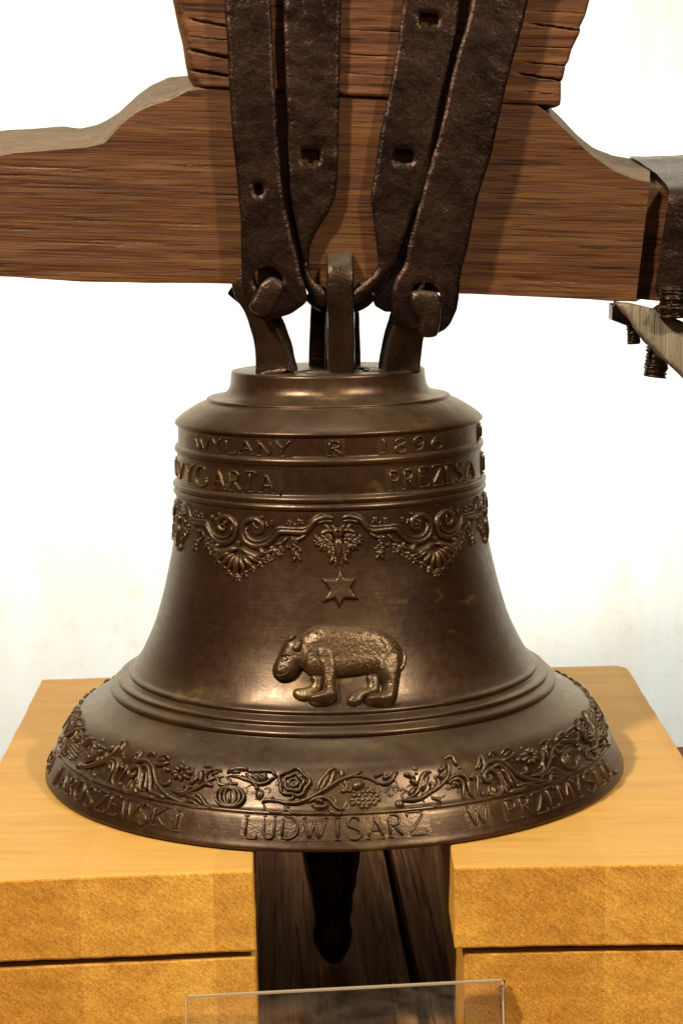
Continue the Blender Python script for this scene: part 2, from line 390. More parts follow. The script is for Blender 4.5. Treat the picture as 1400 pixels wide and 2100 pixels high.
# pine blocks
def zquad(pts, z=0.): return [Vector((atz(x, y, z).x, atz(x, y, z).y)) for x, y in pts]
QL = zquad([(-125, 1808), (520, 1781), (520, 1378), (86, 1391)])
QR = zquad([(930, 1776), (1533, 1766), (1283, 1362), (866, 1373)])
def ydrop(x, y_top, y_bot):                                  # height of the vertical face between two picture rows
    p = atz(x, y_top, 0.); return -at(x, y_bot, p.y).z
hL = ydrop(260, 1789, 1957); hR = ydrop(1150, 1772, 1939)
def round_corner(q, i, rr, n=5):
    out = []
    for k, p in enumerate(q):
        if k != i: out.append(p); continue
        a = (q[k-1]-p).normalized(); b = (q[(k+1) % len(q)]-p).normalized()
        for t in np.linspace(0, 1, n):
            out.append(p+a*rr*(1-t)**2+b*rr*t**2)
    return out
def block(name, label, quad, ztop, h, off, corner=None):
    q = [Vector(p) for p in quad]
    if corner is not None: q = round_corner(q, corner, .022)
    t = thing(name, label, 'block', 'stacked pine blocks under the bell', (off.x, off.y, ztop))
    q = [p-Vector((off.x, off.y)) for p in q]
    bm = bmesh.new()
    # subdivided so the sawn arrises are not ruler straight
    top = slab('timber', q, 0, h, PINE, t, .0022, 2)
    bmx = bmesh.new(); bmx.from_mesh(top.data)
    long_e = [e for e in bmx.edges if e.calc_length() > .05]
    bmesh.ops.subdivide_edges(bmx, edges=long_e, cuts=40, use_grid_fill=True)
    for v in bmx.verts:
        n3 = Vector(noise.noise_vector(v.co*60))*.0007+Vector(noise.noise_vector(v.co*14))*.0010
        n3.z *= .35 if v.co.z > -.004 else 1
        v.co += n3
    bmx.to_mesh(top.data); bmx.free(); bm.free()
    return t
cL = (QL[0]+QL[2])/2; cR = (QR[0]+QR[2])/2
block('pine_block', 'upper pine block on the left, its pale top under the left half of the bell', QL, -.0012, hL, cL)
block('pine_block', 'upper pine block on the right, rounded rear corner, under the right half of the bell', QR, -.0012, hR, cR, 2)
gapL, gapR = .006, .006
QL2 = [p.copy() for p in QL]; QL2[0] += Vector((0, .004)); QL2[1] += Vector((.000, .004))
QR2 = [p.copy() for p in QR]; QR2[0] += Vector((.0085, .005)); QR2[1] += Vector((0, .005)); QR2[3] += Vector((.0085, 0))
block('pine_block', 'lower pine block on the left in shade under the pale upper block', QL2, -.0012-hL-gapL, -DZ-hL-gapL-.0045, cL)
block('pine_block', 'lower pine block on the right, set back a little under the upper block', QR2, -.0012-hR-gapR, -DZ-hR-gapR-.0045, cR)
for q, hh, gp in ((QL, hL, gapL), (QR, hR, gapR)):           # battens that keep the pairs apart
    c = (q[0]+q[1]+q[2]+q[3])/4
    s = thing('thin_batten', 'thin dark batten between the two %s pine blocks' % ('left' if q is QL else 'right'), 'batten', None)
    sh = [c+(p-c)*.955 for p in q]
    slab('strip', sh, -.0012-hh-.0004, gp-.0008, DECK, s, .0008)

# ------------------------------------------------------------------ the bell
bell = thing('bronze_bell', 'dark bronze church bell with raised lettering, bear and star, standing on pine blocks', 'bell')
def lathe(name, prof, mat, parent, seg=256, sub=3, wob=0., cx=0, cy=0, cz=0):
    P = catmull([(a, b) for a, b in prof], sub); P[:, 0] = np.maximum(P[:, 0], 0)
    V = []; Fc = []; n = len(P)
    for i, (r, z) in enumerate(P):
        for j in range(seg):
            t = 2*math.pi*j/seg; rr = r
            if wob: rr += wob*noise.noise(Vector((math.cos(t)*r*40, math.sin(t)*r*40, z*60)))+wob*1.2*noise.noise(Vector((math.cos(t)*3, math.sin(t)*3, z*9)))
            V.append((cx+rr*math.sin(t), cy-rr*math.cos(t), cz+z))
    for i in range(n-1):
        for j in range(seg):
            a = i*seg+j; b = i*seg+(j+1) % seg
            Fc.append((a, a+seg, b+seg, b))
    return mesh_obj(name, V, Fc, mat, parent)
inner = [(.2960,0),(.283,.0005),(.276,.006),(.268,.022),(.258,.040),(.244,.055),(.226,.068),(.205,.088),(.186,.118),(.170,.158),(.158,.20),(.150,.25),(.146,.30),(.144,.34),(.140,.360),(.120,.374),(.06,.385),(0,.388)]
lathe('bell_body', PROF+inner, BRONZE, bell, 360, 3, .00022)

# --- lettering
FONT = {
'A': [([(.10,0),(.50,1)],.6), ([(.48,1),(.92,0)],1.1), ([(.25,.36),(.74,.36)],.6), ([(0,0),(.22,0)],.6), ([(.78,0),(1,0)],.6)],
'B': [([(.15,0),(.15,1)],1.1), ([(.15,1),(.65,.96),(.75,.77),(.6,.56),(.15,.53)],.8), ([(.15,.53),(.75,.46),(.88,.25),(.7,.03),(.15,0)],.9)],
'D': [([(.15,0),(.15,1)],1.1), ([(.15,1),(.6,.95),(.9,.72),(.95,.45),(.85,.18),(.55,.02),(.15,0)],.9)],
'E': [([(.2,0),(.2,1)],1.1), ([(.2,1),(.85,1),(.88,.85)],.7), ([(.2,.52),(.65,.52)],.7), ([(.2,0),(.85,0),(.92,.16)],.7)],
'G': [([(.88,.80),(.65,1),(.35,.97),(.12,.72),(.1,.35),(.3,.04),(.62,0),(.85,.14),(.85,.42)],.95), ([(.62,.42),(1,.42)],.6)],
'I': [([(.5,0),(.5,1)],1.2), ([(.2,1),(.8,1)],.6), ([(.2,0),(.8,0)],.6)],
'J': [([(.6,1),(.6,.2),(.4,-.05),(.15,.05)],1.1), ([(.3,1),(.9,1)],.6)],
'K': [([(.18,0),(.18,1)],1.1), ([(.85,1),(.22,.46)],.7), ([(.34,.56),(.92,0)],1.1), ([(.0,0),(.36,0)],.6), ([(.72,1),(1,1)],.6), ([(0,1),(.36,1)],.6)],
'L': [([(.22,0),(.22,1)],1.1), ([(.22,0),(.85,0),(.92,.2)],.7), ([(0,1),(.42,1)],.6)],
'M': [([(.1,0),(.15,1)],.6), ([(.15,1),(.5,.2)],1.1), ([(.5,.2),(.85,1)],.6), ([(.85,1),(.92,0)],1.1)],
'N': [([(.15,0),(.15,1)],.6), ([(.15,1),(.85,0)],1.1), ([(.85,0),(.85,1)],.6), ([(0,1),(.2,1)],.6), ([(0,0),(.3,0)],.6)],
'O': [([(.5,1),(.2,.88),(.07,.5),(.2,.12),(.5,0),(.8,.12),(.93,.5),(.8,.88)],1.)],
'P': [([(.2,0),(.2,1)],1.1), ([(.2,1),(.7,.95),(.85,.74),(.7,.52),(.2,.48)],.9), ([(0,0),(.45,0)],.6)],
'R': [([(.18,0),(.18,1)],1.1), ([(.18,1),(.65,.95),(.78,.76),(.62,.55),(.18,.50)],.9), ([(.45,.5),(.95,0)],1.1), ([(0,0),(.36,0)],.6)],
'S': [([(.85,.78),(.7,.96),(.4,1),(.15,.82),(.2,.6),(.5,.5),(.8,.38),(.85,.16),(.6,0),(.3,.02),(.1,.2)],1.)],
'T': [([(.5,0),(.5,1)],1.1), ([(.08,.82),(.1,1),(.9,1),(.92,.82)],.7), ([(.3,0),(.7,0)],.6)],
'U': [([(.15,1),(.15,.3),(.3,.04),(.55,0),(.78,.1),(.85,.35),(.85,1)],1.), ([(0,1),(.3,1)],.6), ([(.7,1),(1,1)],.6)],
'W': [([(.05,1),(.3,0)],1.1), ([(.3,0),(.5,.85)],.6), ([(.42,1),(.68,0)],1.1), ([(.68,0),(.95,1)],.6), ([(0,1),(.16,1)],.6), ([(.84,1),(1,1)],.6)],
'Y': [([(.1,1),(.5,.48)],1.), ([(.9,1),(.5,.48),(.5,0)],.8), ([(.0,1),(.22,1)],.6), ([(.78,1),(1,1)],.6), ([(.32,0),(.68,0)],.6)],
'Z': [([(.12,.82),(.14,1),(.88,1)],.7), ([(.86,.97),(.14,.03)],1.1), ([(.12,0),(.86,0),(.92,.2)],.7)],
'1': [([(.5,0),(.5,1)],1.1), ([(.3,.8),(.5,1)],.7), ([(.25,0),(.75,0)],.6)],
'8': [([(.5,1),(.22,.86),(.25,.62),(.5,.53),(.78,.40),(.82,.15),(.5,0),(.18,.15),(.22,.40),(.5,.53),(.75,.64),(.78,.86)],.8)],
'9': [([(.82,.62),(.6,.42),(.3,.46),(.16,.7),(.3,.95),(.6,1),(.84,.8),(.82,.5),(.65,.15),(.35,0)],.9)],
'6': [([(.7,1),(.38,.85),(.18,.5),(.18,.2),(.4,0),(.7,.05),(.84,.28),(.7,.52),(.4,.55),(.2,.38)],.9)],
'.': [([(.4,.02),(.6,.02)],1.6)],
}
def theta_of(px, z):                          # angle whose point at height z shows at picture column px
    lo, hi = -R(88), R(88)
    for _ in range(40):
        mid = (lo+hi)/2; P, _n = surf(np.array([mid]), np.array([z])); d = P[0]-CO
        x = 700+F*(d@CR)/(d@CF)
        if x < px: lo = mid
        else: hi = mid
    return (lo+hi)/2
def word(chars, z0, z1, plate=.0003, sw=6.0, pad=.0016, th_fix=None):
    rnd = random.Random(len(chars)*7+int(z0*1e4))
    for i, (ch, x0, x1) in enumerate(chars):
        zm = (z0+z1)/2
        if th_fix: a, b = th_fix[i]
        else: a, b = theta_of(x0, zm), theta_of(x1, zm)
        rl = Relief(); dz = rnd.uniform(-.0007, .0007); tilt = rnd.uniform(-.03, .03)
        # the wax slip the letter was pressed on
        if th_fix: lo_, hi_ = a-(b-a)*.06, b+(b-a)*.06
        else:
            lo_ = theta_of((chars[i-1][2]+x0)/2, zm) if i else a-(b-a)*.07
            hi_ = theta_of((x1+chars[i+1][1])/2, zm) if i+1 < len(chars) else b+(b-a)*.07
        zs = np.linspace(z0-pad, z1+pad, 6); ts = np.linspace(lo_, hi_, 7)
        base = len(rl.V); nt_, nz_ = len(ts), len(zs)
        prof = [(-.0004, 0)]
        G = np.array([[(t, z) for t in ts] for z in zs]).reshape(-1, 2)
        hh = np.array([plate*(1+.5*noise.noise(Vector((t*60, z*300, 0)))) for t, z in G])
        P, N = surf(G[:, 0], G[:, 1], hh); rl.V.extend(P)
        for r_ in range(nz_-1):
            for c_ in range(nt_-1):
                A = base+r_*nt_+c_; rl.F.append((A, A+1, A+nt_+1, A+nt_))
        rim = [c for c in range(nt_)]+[r*nt_+nt_-1 for r in range(1, nz_)]+[(nz_-1)*nt_+c for c in range(nt_-2, -1, -1)]+[r*nt_ for r in range(nz_-2, 0, -1)]
        cen = np.array([(a+b)/2, zm])
        Gb = np.array([G[k]+(G[k]-cen)*np.array([.0 if (0 < i < len(chars)-1) else .03, .06]) for k in rim]); P2, _ = surf(Gb[:, 0], Gb[:, 1], np.full(len(rim), -.0005)); b2 = len(rl.V); rl.V.extend(P2)
        b3 = len(rl.V); rl.V.extend([P[q] for q in rim])
        for k in range(len(rim)):
            k2 = (k+1) % len(rim); rl.F.append((b3+k, b2+k, b2+k2, b3+k2))
        for pts, wt in FONT[ch]:
            c = catmull(pts, 7, closed=(ch == 'O' or (ch == '8')))
            x = c[:, 0]; y = c[:, 1]
            th = a+(b-a)*(x*.94+.03+tilt*(y-.5)); zz = z0+(z1-z0)*y+dz
            jit = np.array([rnd.uniform(-1, 1) for _ in x])*.00012
            W = sw*(.3+.7*wt)*MPP
            rl2 = Relief(); rl2.stroke(th, zz+jit, W, W*.85+plate+.0004, .0 if wt > 1 else .12, closed=(ch in 'O8'))
            o = len(rl.V); rl.V.extend(rl2.V); rl.F.extend([tuple(q+o for q in f) for f in rl2.F])
        rl.obj('letter', bell)
word([('W',402,434),('Y',435,458),('L',460,486),('A',487,524),('N',526,562),('Y',564,598)], .3408, .3548)
word([('R',668,705)], .3408, .3548)
word([('1',776,797),('8',803,836),('9',842,872),('6',878,908)], .3410, .3545, .0002, 5.2)
word([('W',362,382),('Y',381,401),('G',402,430),('A',436,466),('R',468,498),('T',500,528),('A',530,566),('.',568,580)], .3055, .3245)
word([('P',793,820),('R',822,850),('E',852,880),('Z',882,906),('E',908,926),('S',930,946),('A',948,972)], .3055, .3245)
word([('I',0,0)], .3410, .3550, .0013, th_fix=[(R(76), R(80))])
word([('I',0,0)], .3050, .3250, .0013, th_fix=[(R(80), R(84))])
word([('B',0,0)], .0105, .0275, .0012, th_fix=[(R(-84), R(-78))])
word([('J',114,128),('A',127,142),('R',142,157),('O',157,175),('S',177,197),('Z',198,224),('E',223,247),('W',249,286),('S',286,308),('K',310,348),('I',355,374)], .0105, .0272, .0004, 6.6, .0008)
word([('L',497,531),('U',536,568),('D',572,614),('W',617,674),('I',680,704),('S',709,744),('A',748,790),('R',792,828),('Z',830,878)], .0112, .0288, .0004, 6.2, .0010)
word([('W',957,1003)], .0108, .0275, .0005, 6.4, .0010)
word([('P',1032,1060),('R',1061,1089),('Z',1090,1118),('E',1119,1141),('M',1142,1172),('Y',1172,1195),('S',1196,1215),('L',1216,1232),('U',1232,1246),('.',1248,1254)], .0108, .0278, .0004, 6.6, .0008)
rl = Relief(); seam = Tr(380, 1500, 3.5)
tstroke(rl, seam, [(92,655),(105,690),(98,740),(100,790)], 2.2); tstroke(rl, seam, [(88,660),(104,648)], 2.5); rl.obj('casting_seam', bell)

# --- star and bear: domed shapes cut to the traced outline
def domed(outline_tr, outline, hfun, step, name, parent, smooth_n=4, sharp=False, grow=0.):
    ox, oy, k = outline_tr
    P = catmull(outline, smooth_n, True) if not sharp else np.array(outline, float)
    P = np.stack([ox+P[:, 0]/k, oy+P[:, 1]/k], 1)
    if grow:
        T = np.roll(P, -1, 0)-np.roll(P, 1, 0); T /= np.linalg.norm(T, axis=1)[:, None]+1e-9
        A2 = np.sum(P[:, 0]*np.roll(P[:, 1], -1)-np.roll(P[:, 0], -1)*P[:, 1]); Nn = np.stack([T[:, 1], -T[:, 0]], 1)*(1 if A2 > 0 else -1)
        P = P+Nn*grow
    if sharp:
        q = []
        for i in range(len(P)):
            for t in np.arange(5)/5: q.append(P[i]*(1-t)+P[(i+1) % len(P)]*t)
        P = np.array(q)
    V, Fc = cdt_fill(P, [], step)
    d = edge_dist(V, P)
    th, z = bell_hit(V[:, 0], V[:, 1])
    h = hfun(V[:, 0], V[:, 1], d)
    h = np.where(d < .05, -.0005, h)
    S, _ = surf(th, z, h)
    return S, Fc
def edge_dist(V, P):
    A = P; B = np.roll(P, -1, 0); best = np.full(len(V), 1e9)
    for a, b in zip(A, B):
        ab = b-a; t = np.clip(((V-a)@ab)/(ab@ab+1e-9), 0, 1); d = np.hypot(*(V-(a+t[:, None]*ab)).T)
        best = np.minimum(best, d)
    return best
def inside(V, P):
    x, y = V[:, 0], V[:, 1]; c = np.zeros(len(V), bool); j = len(P)-1
    for i in range(len(P)):
        xi, yi = P[i]; xj, yj = P[j]
        m_ = ((yi > y) != (yj > y)) & (x < (xj-xi)*(y-yi)/(yj-yi+1e-12)+xi); c ^= m_; j = i
    return c
def cdt_fill(P, holes, step):
    pts = [tuple(p) for p in P]; edges = [(i, (i+1) % len(P)) for i in range(len(P))]
    for hl in holes:
        b = len(pts); pts += [tuple(p) for p in hl]; edges += [(b+i, b+(i+1) % len(hl)) for i in range(len(hl))]
    x0, y0 = P.min(0); x1, y1 = P.max(0)
    gx, gy = np.meshgrid(np.arange(x0, x1, step), np.arange(y0, y1, step))
    gx[1::2] += step/2
    G = np.stack([gx.ravel(), gy.ravel()], 1)
    ok = inside(G, P) & (edge_dist(G, P) > step*.45)
    for hl in holes:
        hl = np.array(hl); ok &= ~inside(G, hl) & (edge_dist(G, hl) > step*.45)
    G = G[ok]; pts += [tuple(g) for g in G]
    vs, es, fs, _, _, _ = delaunay_2d_cdt([Vector(p) for p in pts], edges, [], 0, 1e-5)
    V = np.array([(v.x, v.y) for v in vs])
    cen = np.array([V[list(f)].mean(0) for f in fs]); keep = inside(cen, P)
    for hl in holes: keep &= ~inside(cen, np.array(hl))
    Fc = [tuple(f) for f, k_ in zip(fs, keep) if k_]
    return V, Fc
star = [(685,60),(728,150),(835,155),(788,250),(852,352),(725,345),(680,442),(640,345),(520,382),(592,262),(510,155),(645,160)]
S, Fc = domed((540, 1150, 4.375), star, lambda x, y, d: np.minimum(d/4.5, 1)**.6*.0044, 2.2, 'star', bell, sharp=True, grow=1.)
mesh_obj('star_relief', S, [f[::-1] for f in Fc], RELIEF, bell)

BW_ = (540, 1150, 4.375)
def nmap(x, y, s, o=0.): return np.array([noise.fractal(Vector((a/s, b/s, o)), 1., 2., 4) for a, b in zip(x, y)])
def bump_fn(H, w, fur=.00045, seed=0.):
    def f(x, y, d):
        e = np.clip(d/w, 0, 1); base = H*np.sqrt(1-(1-e)**2)
        return base+fur*np.minimum(1, d/3)*(nmap(x*1.6, y, 3.2, seed)+.8*nmap(x, y, 9, seed+3))
    return f
parts = [
 # far hind leg, far fore leg first (lower), then body, near legs, head
 ([(940,1040),(1010,1030),(1030,1100),(1020,1170),(970,1200),(900,1220),(860,1275),(800,1290),(765,1262),(800,1200),(870,1165),(935,1160),(950,1100)], .0050, 14, 0),
 ([(440,1040),(530,1040),(515,1110),(500,1160),(440,1205),(400,1240),(330,1240),(280,1200),(300,1165),(350,1158),(420,1140),(450,1100)], .0050, 14, 1),
 ([(330,690),(400,630),(470,590),(560,572),(700,574),(850,578),(985,596),(1085,640),(1165,700),(1225,780),(1262,870),(1250,950),(1215,1010),(1200,1060),(1120,1080),(1040,1050),(980,1015),(860,1030),(740,1045),(660,1050),(560,1050),(470,1045),(400,1020),(350,960),(320,860),(310,760)], .0098, 34, 2),
 ([(1020,880),(1100,800),(1200,820),(1225,930),(1200,1060),(1190,1150),(1180,1230),(1150,1285),(1060,1305),(970,1290),(925,1262),(960,1225),(1030,1205),(1070,1180),(1080,1110),(1040,1040),(1010,960)], .0112, 22, 4),
 ([(500,760),(600,770),(650,850),(660,960),(645,1060),(640,1150),(655,1220),(620,1262),(540,1285),(460,1282),(420,1262),(450,1225),(520,1200),(550,1170),(545,1090),(530,1020),(490,930),(470,840)], .0115, 20, 5),
 ([(228,730),(240,688),(272,668),(304,684),(290,720),(255,748)], .0118, 7, 7),
 ([(268,775),(315,730),(345,698),(370,735),(368,800),(330,838),(280,822)], .0142, 8, 6),
 ([(300,700),(380,720),(430,800),(430,900),(380,970),(330,960),(290,1020),(230,1062),(160,1070),(115,1040),(105,985),(125,920),(150,870),(175,810),(200,760),(230,715)], .0112, 24, 3),
]
V0 = []; F0 = []
for outl, H, wd, sd in parts:
    S, Fc = domed(BW_, outl, bump_fn(H, wd, .00028 if sd in (2,4,5) else .00012, sd*7.3), 2.0, 'bear', bell, grow={0:4.6, 1:4.6, 2:1.2, 3:4.6, 4:4.6, 5:5.6, 6:.8, 7:.8}[sd])
    o = len(V0); V0.extend(S); F0.extend([tuple(q+o for q in f[::-1]) for f in Fc])
bear = mesh_obj('bear_relief', V0, F0, RELIEF, bell)
bear['label'] = 'raised figure of a walking bear, head lowered to the left'
tb = Tr(540, 1150, 4.375)
def lifted(pts, w, h, lift, closed=False, taper=.35):
    """a small moulded stroke lying `lift` metres above the bell wall"""
    th, z = tb.curve(pts, 6, closed); rl = Relief(); rl.stroke(th, z, w*MPP, h*MPP, taper, closed)
    _, N = surf(th, z); n8 = len(rl.V)//len(th)
    for i in range(len(th)):
        for j in range(n8): rl.V[i*n8+j] = rl.V[i*n8+j]+N[i]*lift
    return rl
def merge(a, b):
    o = len(a.V); a.V.extend(b.V); a.F.extend([tuple(q+o for q in f) for f in b.F])
rl = Relief()
merge(rl, lifted([(292,785),(318,752),(340,728)], 3., 2.5, .0135))
rl.obj('bear_ear', bear)
rl = Relief()
merge(rl, lifted([(185,880),(215,850),(250,852),(265,880)], 3.4, 5, .0116))
merge(rl, lifted([(195,905),(222,912),(250,900)], 2.8, 4, .0118))
merge(rl, lifted([(212,880),(232,878)], 5, 5, .0118))
merge(rl, lifted([(170,985),(190,965),(220,970),(235,990)], 3, 4, .0110))
merge(rl, lifted([(120,1035),(170,1050),(225,1035),(265,1000)], 3, 3.5, .0095))
rl.obj('bear_face', bear)
rl = Relief()
merge(rl, lifted([(1225,810),(1240,870),(1235,930),(1215,980),(1205,1010)], 11, 9, .0060))
rl.obj('bear_tail', bear)
for toes, dx_, dy_, lf in ((((300,1195),(335,1205),(372,1205)), 28, -18, .0030), (((440,1262),(480,1262),(525,1258)), 40, -28, .0068),
                           (((790,1260),(815,1240),(845,1222)), 30, -22, .0030), (((945,1262),(990,1262),(1035,1262)), 42, -25, .0068)):
    rl = Relief()
    for cx_, cy_ in toes: merge(rl, lifted([(cx_,cy_),(cx_+dx_,cy_+dy_)], 5, 4, lf))
    rl.obj('bear_paw', bear)
rl = Relief()
for k in range(130):                          # tufts of fur
    x = random.uniform(450, 1190); y = random.uniform(630, 960)
    merge(rl, lifted([(x,y),(x+random.uniform(-10,10),y+14),(x+random.uniform(-8,18),y+32)], 2.6, 2.0, .0092))
for pts in ([(455,800),(480,870),(530,930),(560,990)], [(500,740),(540,800),(560,860),(600,900)], [(1010,700),(1060,760),(1010,860),(990,930)], [(560,1000),(565,1080),(560,1150)], [(600,1010),(605,1090),(600,1160)]):
    merge(rl, lifted(pts, 4.0, 2.6, .0100))
rl.obj('bear_fur', bear)['kind'] = 'stuff'

# --- garland under the lettering: half a repeat traced, mirrored, five times round
g4 = Tr(320, 980, 3.889)
thB, _ = g4.pt(1452, 500); thS, _ = g4.pt(745, 650)
PG = 2*math.pi/5; GS = (PG/2)/(thB-thS)
half = []   # (kind, phi, z, params)
def gs(P, w, h=None, taper=.3, closed=False, n=6):
    th, z = g4.curve(P, n, closed); half.append(('s', (thB-th)*GS, z, w, h, taper, closed))
def gd(x, y, r, h=.8, ry=None):
    th, z = g4.pt(x, y); half.append(('d', (thB-th)*GS, z, r, h, ry))
gs([(1430,330),(1385,312),(1340,318),(1290,345),(1255,390),(1220,432),(1150,432),(1060,428),(1030,442),(1000,482),(950,530),(890,548),(830,532),(788,490),(775,430),(788,370),(830,338),(880,338),(915,368),(918,415),(888,442),(852,430)], 8, .55, .1)
gs([(1400,300),(1320,296),(1262,345),(1225,398),(1130,402),(1050,398),(1020,412),(985,462),(930,502),(870,508),(825,478),(802,432),(812,395)], 5, .8, .15)
gs([(1420,350),(1370,345),(1330,352),(1300,372)], 5)
gd(862,388,24,.9); gd(880,372,10); gd(840,372,10)
gd(1110,352,20); gd(1185,345,20); gd(1150,375,14); gd(1100,380,12)
gs([(1165,350),(1180,325)], 4); gs([(995,335),(985,360),(992,392)], 5); gs([(930,310),(915,320),(900,318)], 5); gs([(945,350),(950,380),(962,400)],4)
gs([(738,505),(742,530),(742,560)], 5)
gs([(744,568),(790,582),(840,612),(895,625),(925,605),(915,575),(885,568)], 9, .7)
gs([(830,560),(880,552),(915,565)], 5)
gd(955,636,22,.8,28); gd(990,655,14)
for P in ([(745,612),(748,700),(742,785)], [(762,620),(785,700),(800,760)], [(778,615),(822,675),(856,722)], [(792,612),(850,640),(905,684)], [(800,600),(870,628),(925,660)]):
    gs(P, 9, .75, .5); gd(P[-1][0], P[-1][1], 22, .9)
gd(742,800,22,.9); gd(775,790,16)
gs([(880,560),(935,600),(975,590),(1010,560)], 6); gd(1012,585,28,.8); gd(1050,560,20); gd(1040,600,18); gd(985,560,16)
gd(1000,620,18); gs([(1000,540),(1060,520),(1100,470)], 5)
gd(1135,500,22,.8); gd(1150,545,18); gd(1140,580,20); gd(1162,618,26,.8); gd(1185,580,16); gd(1118,555,14)
gs([(1130,495),(1180,488),(1235,448)], 6); gs([(1090,560),(1110,545)],6)
# hanging bunch at the centre
for (x, y, r) in ((1300,480,20),(1330,505,22),(1345,470,22),(1372,500,24),(1365,545,22),(1395,470,22),(1400,530,24),(1425,560,22),(1390,585,20),(1425,600,22),(1415,640,20),(1440,665,20),(1455,625,18),(1320,535,14),(1455,500,22),(1452,560,20),(1290,505,13)):
    gd(x, y, r, .95)
for _x, _y, _r in ((1318,498,26),(1350,520,30),(1395,560,34),(1420,625,30),(1372,470,28)): gd(_x, _y, _r, .6)
gs([(1452,470),(1440,540),(1450,600),(1452,680)], 8, .8); gs([(1420,430),(1385,420),(1350,435),(1320,465)], 7); gs([(1452,400),(1430,430),(1452,480)], 8, .8)
gs([(1400,380),(1420,400),(1440,440)], 6); gs([(1352,370),(1380,400),(1385,430)], 6)
def garland_mesh(mirror):
    rl = Relief(); s = -1 if mirror else 1
    for it in half:
        if it[0] == 's':
            _, ph, z, w_, h_, tp, cl = it; th = -ph*s; W = w_*MPP*1.6
            rl.stroke(th if s > 0 else th, z, W, (h_ or .6)*W*1.15, tp, cl)
        else:
            _, ph, z, r_, h_, ry = it; a = r_/3.889*MPP*1.2
            q = (r_*37+int(z*1e5)) % 17/17.
            rl.dome(-ph*s, z, a*(.9+.5*q), (ry or r_)/3.889*MPP*(1.35-.4*q), a*h_*1.0, rot=(q*5-2.5)*s, na=16, lobes=3, lob=.20)
            if r_ >= 18:
                for dq in (-.9, .3):
                    an = -math.pi/2+dq+q; ln = a*2.1
                    rl.stroke([-ph*s+s*ln*t*math.cos(an)/.158 for t in np.linspace(0, 1, 6)], [z+ln*t*math.sin(an) for t in np.linspace(0, 1, 6)], a*.9, a*.75, .5)
    return rl
gm = garland_mesh(False); g2 = garland_mesh(True)
ga0 = gm.obj('garland_relief', bell, 'raised garland of scrolls, shell and hanging grapes'); ga1 = g2.obj('garland_relief', bell)
for k in range(-2, 3):
    for src in (ga0, ga1):
        o = src if k == 0 else src.copy()
        if k: col.objects.link(o); o.parent = bell
        o.rotation_euler = (0, 0, thB+k*PG)

# --- flower frieze round the lip: one repeat traced from the photograph
A_ = Tr(380, 1500, 3.5); B_ = Tr(680, 1500, 3.5); D_ = Tr(900, 1500, 3.889); C_ = Tr(120, 1480, 4.667)
thR, _ = D_.pt(715, 200); thL, _ = C_.pt(1190, 490); PF = thR-thL
frieze = {}
def fr(name): return frieze.setdefault(name, Relief())
def S_(name, tr, P, w=6, h=.75, taper=.35, closed=False): tstroke(fr(name if name != 'leaf_relief' else 'leaf_relief|%s%d' % ('A' if tr is A_ else 'B', int((sum(p[0] for p in P)/len(P)+(75 if tr is B_ else 0))//(800 if tr is A_ and P[0][1] < 480 else 330)) + (5 if P[0][1] >= 505 and tr is A_ else 0))), tr, P, w*1.45, h*1.25, taper, closed)
n_ = 'scroll_relief'
S_(n_, A_, [(-60,470),(0,455),(60,425),(110,400),(160,365),(220,335),(290,325)], 6)
S_(n_, A_, [(108,388),(118,345),(128,300),(140,295)], 8); S_(n_, A_, [(155,345),(165,300),(205,275),(248,275),(266,300)], 6); S_(n_, A_, [(185,320),(215,300),(250,292)], 5)
S_(n_, A_, [(130,385),(165,380),(205,398)], 7)
S_(n_, A_, [(0,475),(50,455),(95,455),(130,490),(160,535),(210,550)], 7); S_(n_, A_, [(10,500),(60,478),(105,500),(135,540)], 6); S_(n_, A_, [(0,520),(40,500),(80,520),(110,545)], 6)
S_(n_, A_, [(0,542),(60,548),(140,552),(200,552)], 4); S_(n_, A_, [(60,405),(20,395),(-20,400)], 5)
S_(n_, A_, [(290,322),(320,350),(328,380),(328,412)], 5); S_(n_, A_, [(292,382),(350,375),(382,380)], 5)
p_ = 'pumpkin_relief'
for f_, w_ in ((1., 6), (.70, 6), (.38, 6)):
    q = [(325+100*f_*math.cos(t), 472+72*(.8+.2*f_)*math.sin(t)) for t in np.linspace(0, 2*math.pi, 13)[:-1]]
    S_(p_, A_, q, w_, .95, 0, True)
S_(p_, A_, [(325,415),(325,470),(325,530)], 6, .9); tdot(fr(p_), A_, 325, 472, 95, .16, 68); tdot(fr(p_), A_, 330, 545, 16, .9); tdot(fr(p_), A_, 352, 548, 10, .9); tdot(fr(p_), A_, 308, 548, 10, .9)
n2 = 'leaf_relief'
S_(n_, A_, [(300,310),(325,285),(380,275),(435,277),(445,292)], 7); S_(n_, A_, [(325,300),(370,292),(400,300)], 5)
S_(n_, A_, [(300,322),(370,325),(430,345),(480,365),(510,395),(520,430)], 6)
for P in ([(430,298),(460,330),(500,362),(540,375)], [(475,295),(500,330),(540,365)], [(520,295),(540,330),(565,362)], [(570,292),(575,325),(592,350)], [(440,295),(530,290),(620,292),(640,310),(660,328)], [(400,312),(450,345),(520,378),(580,372),(625,342),(662,330)]):
    S_(n2, A_, P, 6, .85)
tdot(fr(n2+'|A0'), A_, 540, 335, 70, .16, 30)
tdot(fr(n_), A_, 535, 455, 34, .8, 42); S_(n_, A_, [(512,395),(520,425)], 7); S_(n_, A_, [(565,480),(600,492),(640,472)], 6)
S_(n_, A_, [(600,482),(640,492),(680,505),(730,515),(800,515),(860,495),(920,465),(980,430),(1040,395),(1110,350),(1180,325),(1240,300),(1275,288)], 7)
S_(n_, A_, [(545,520),(572,500),(600,496),(640,500),(672,512)], 6); S_(n_, A_, [(560,515),(575,555),(615,580),(680,583),(730,560),(712,530)], 5)
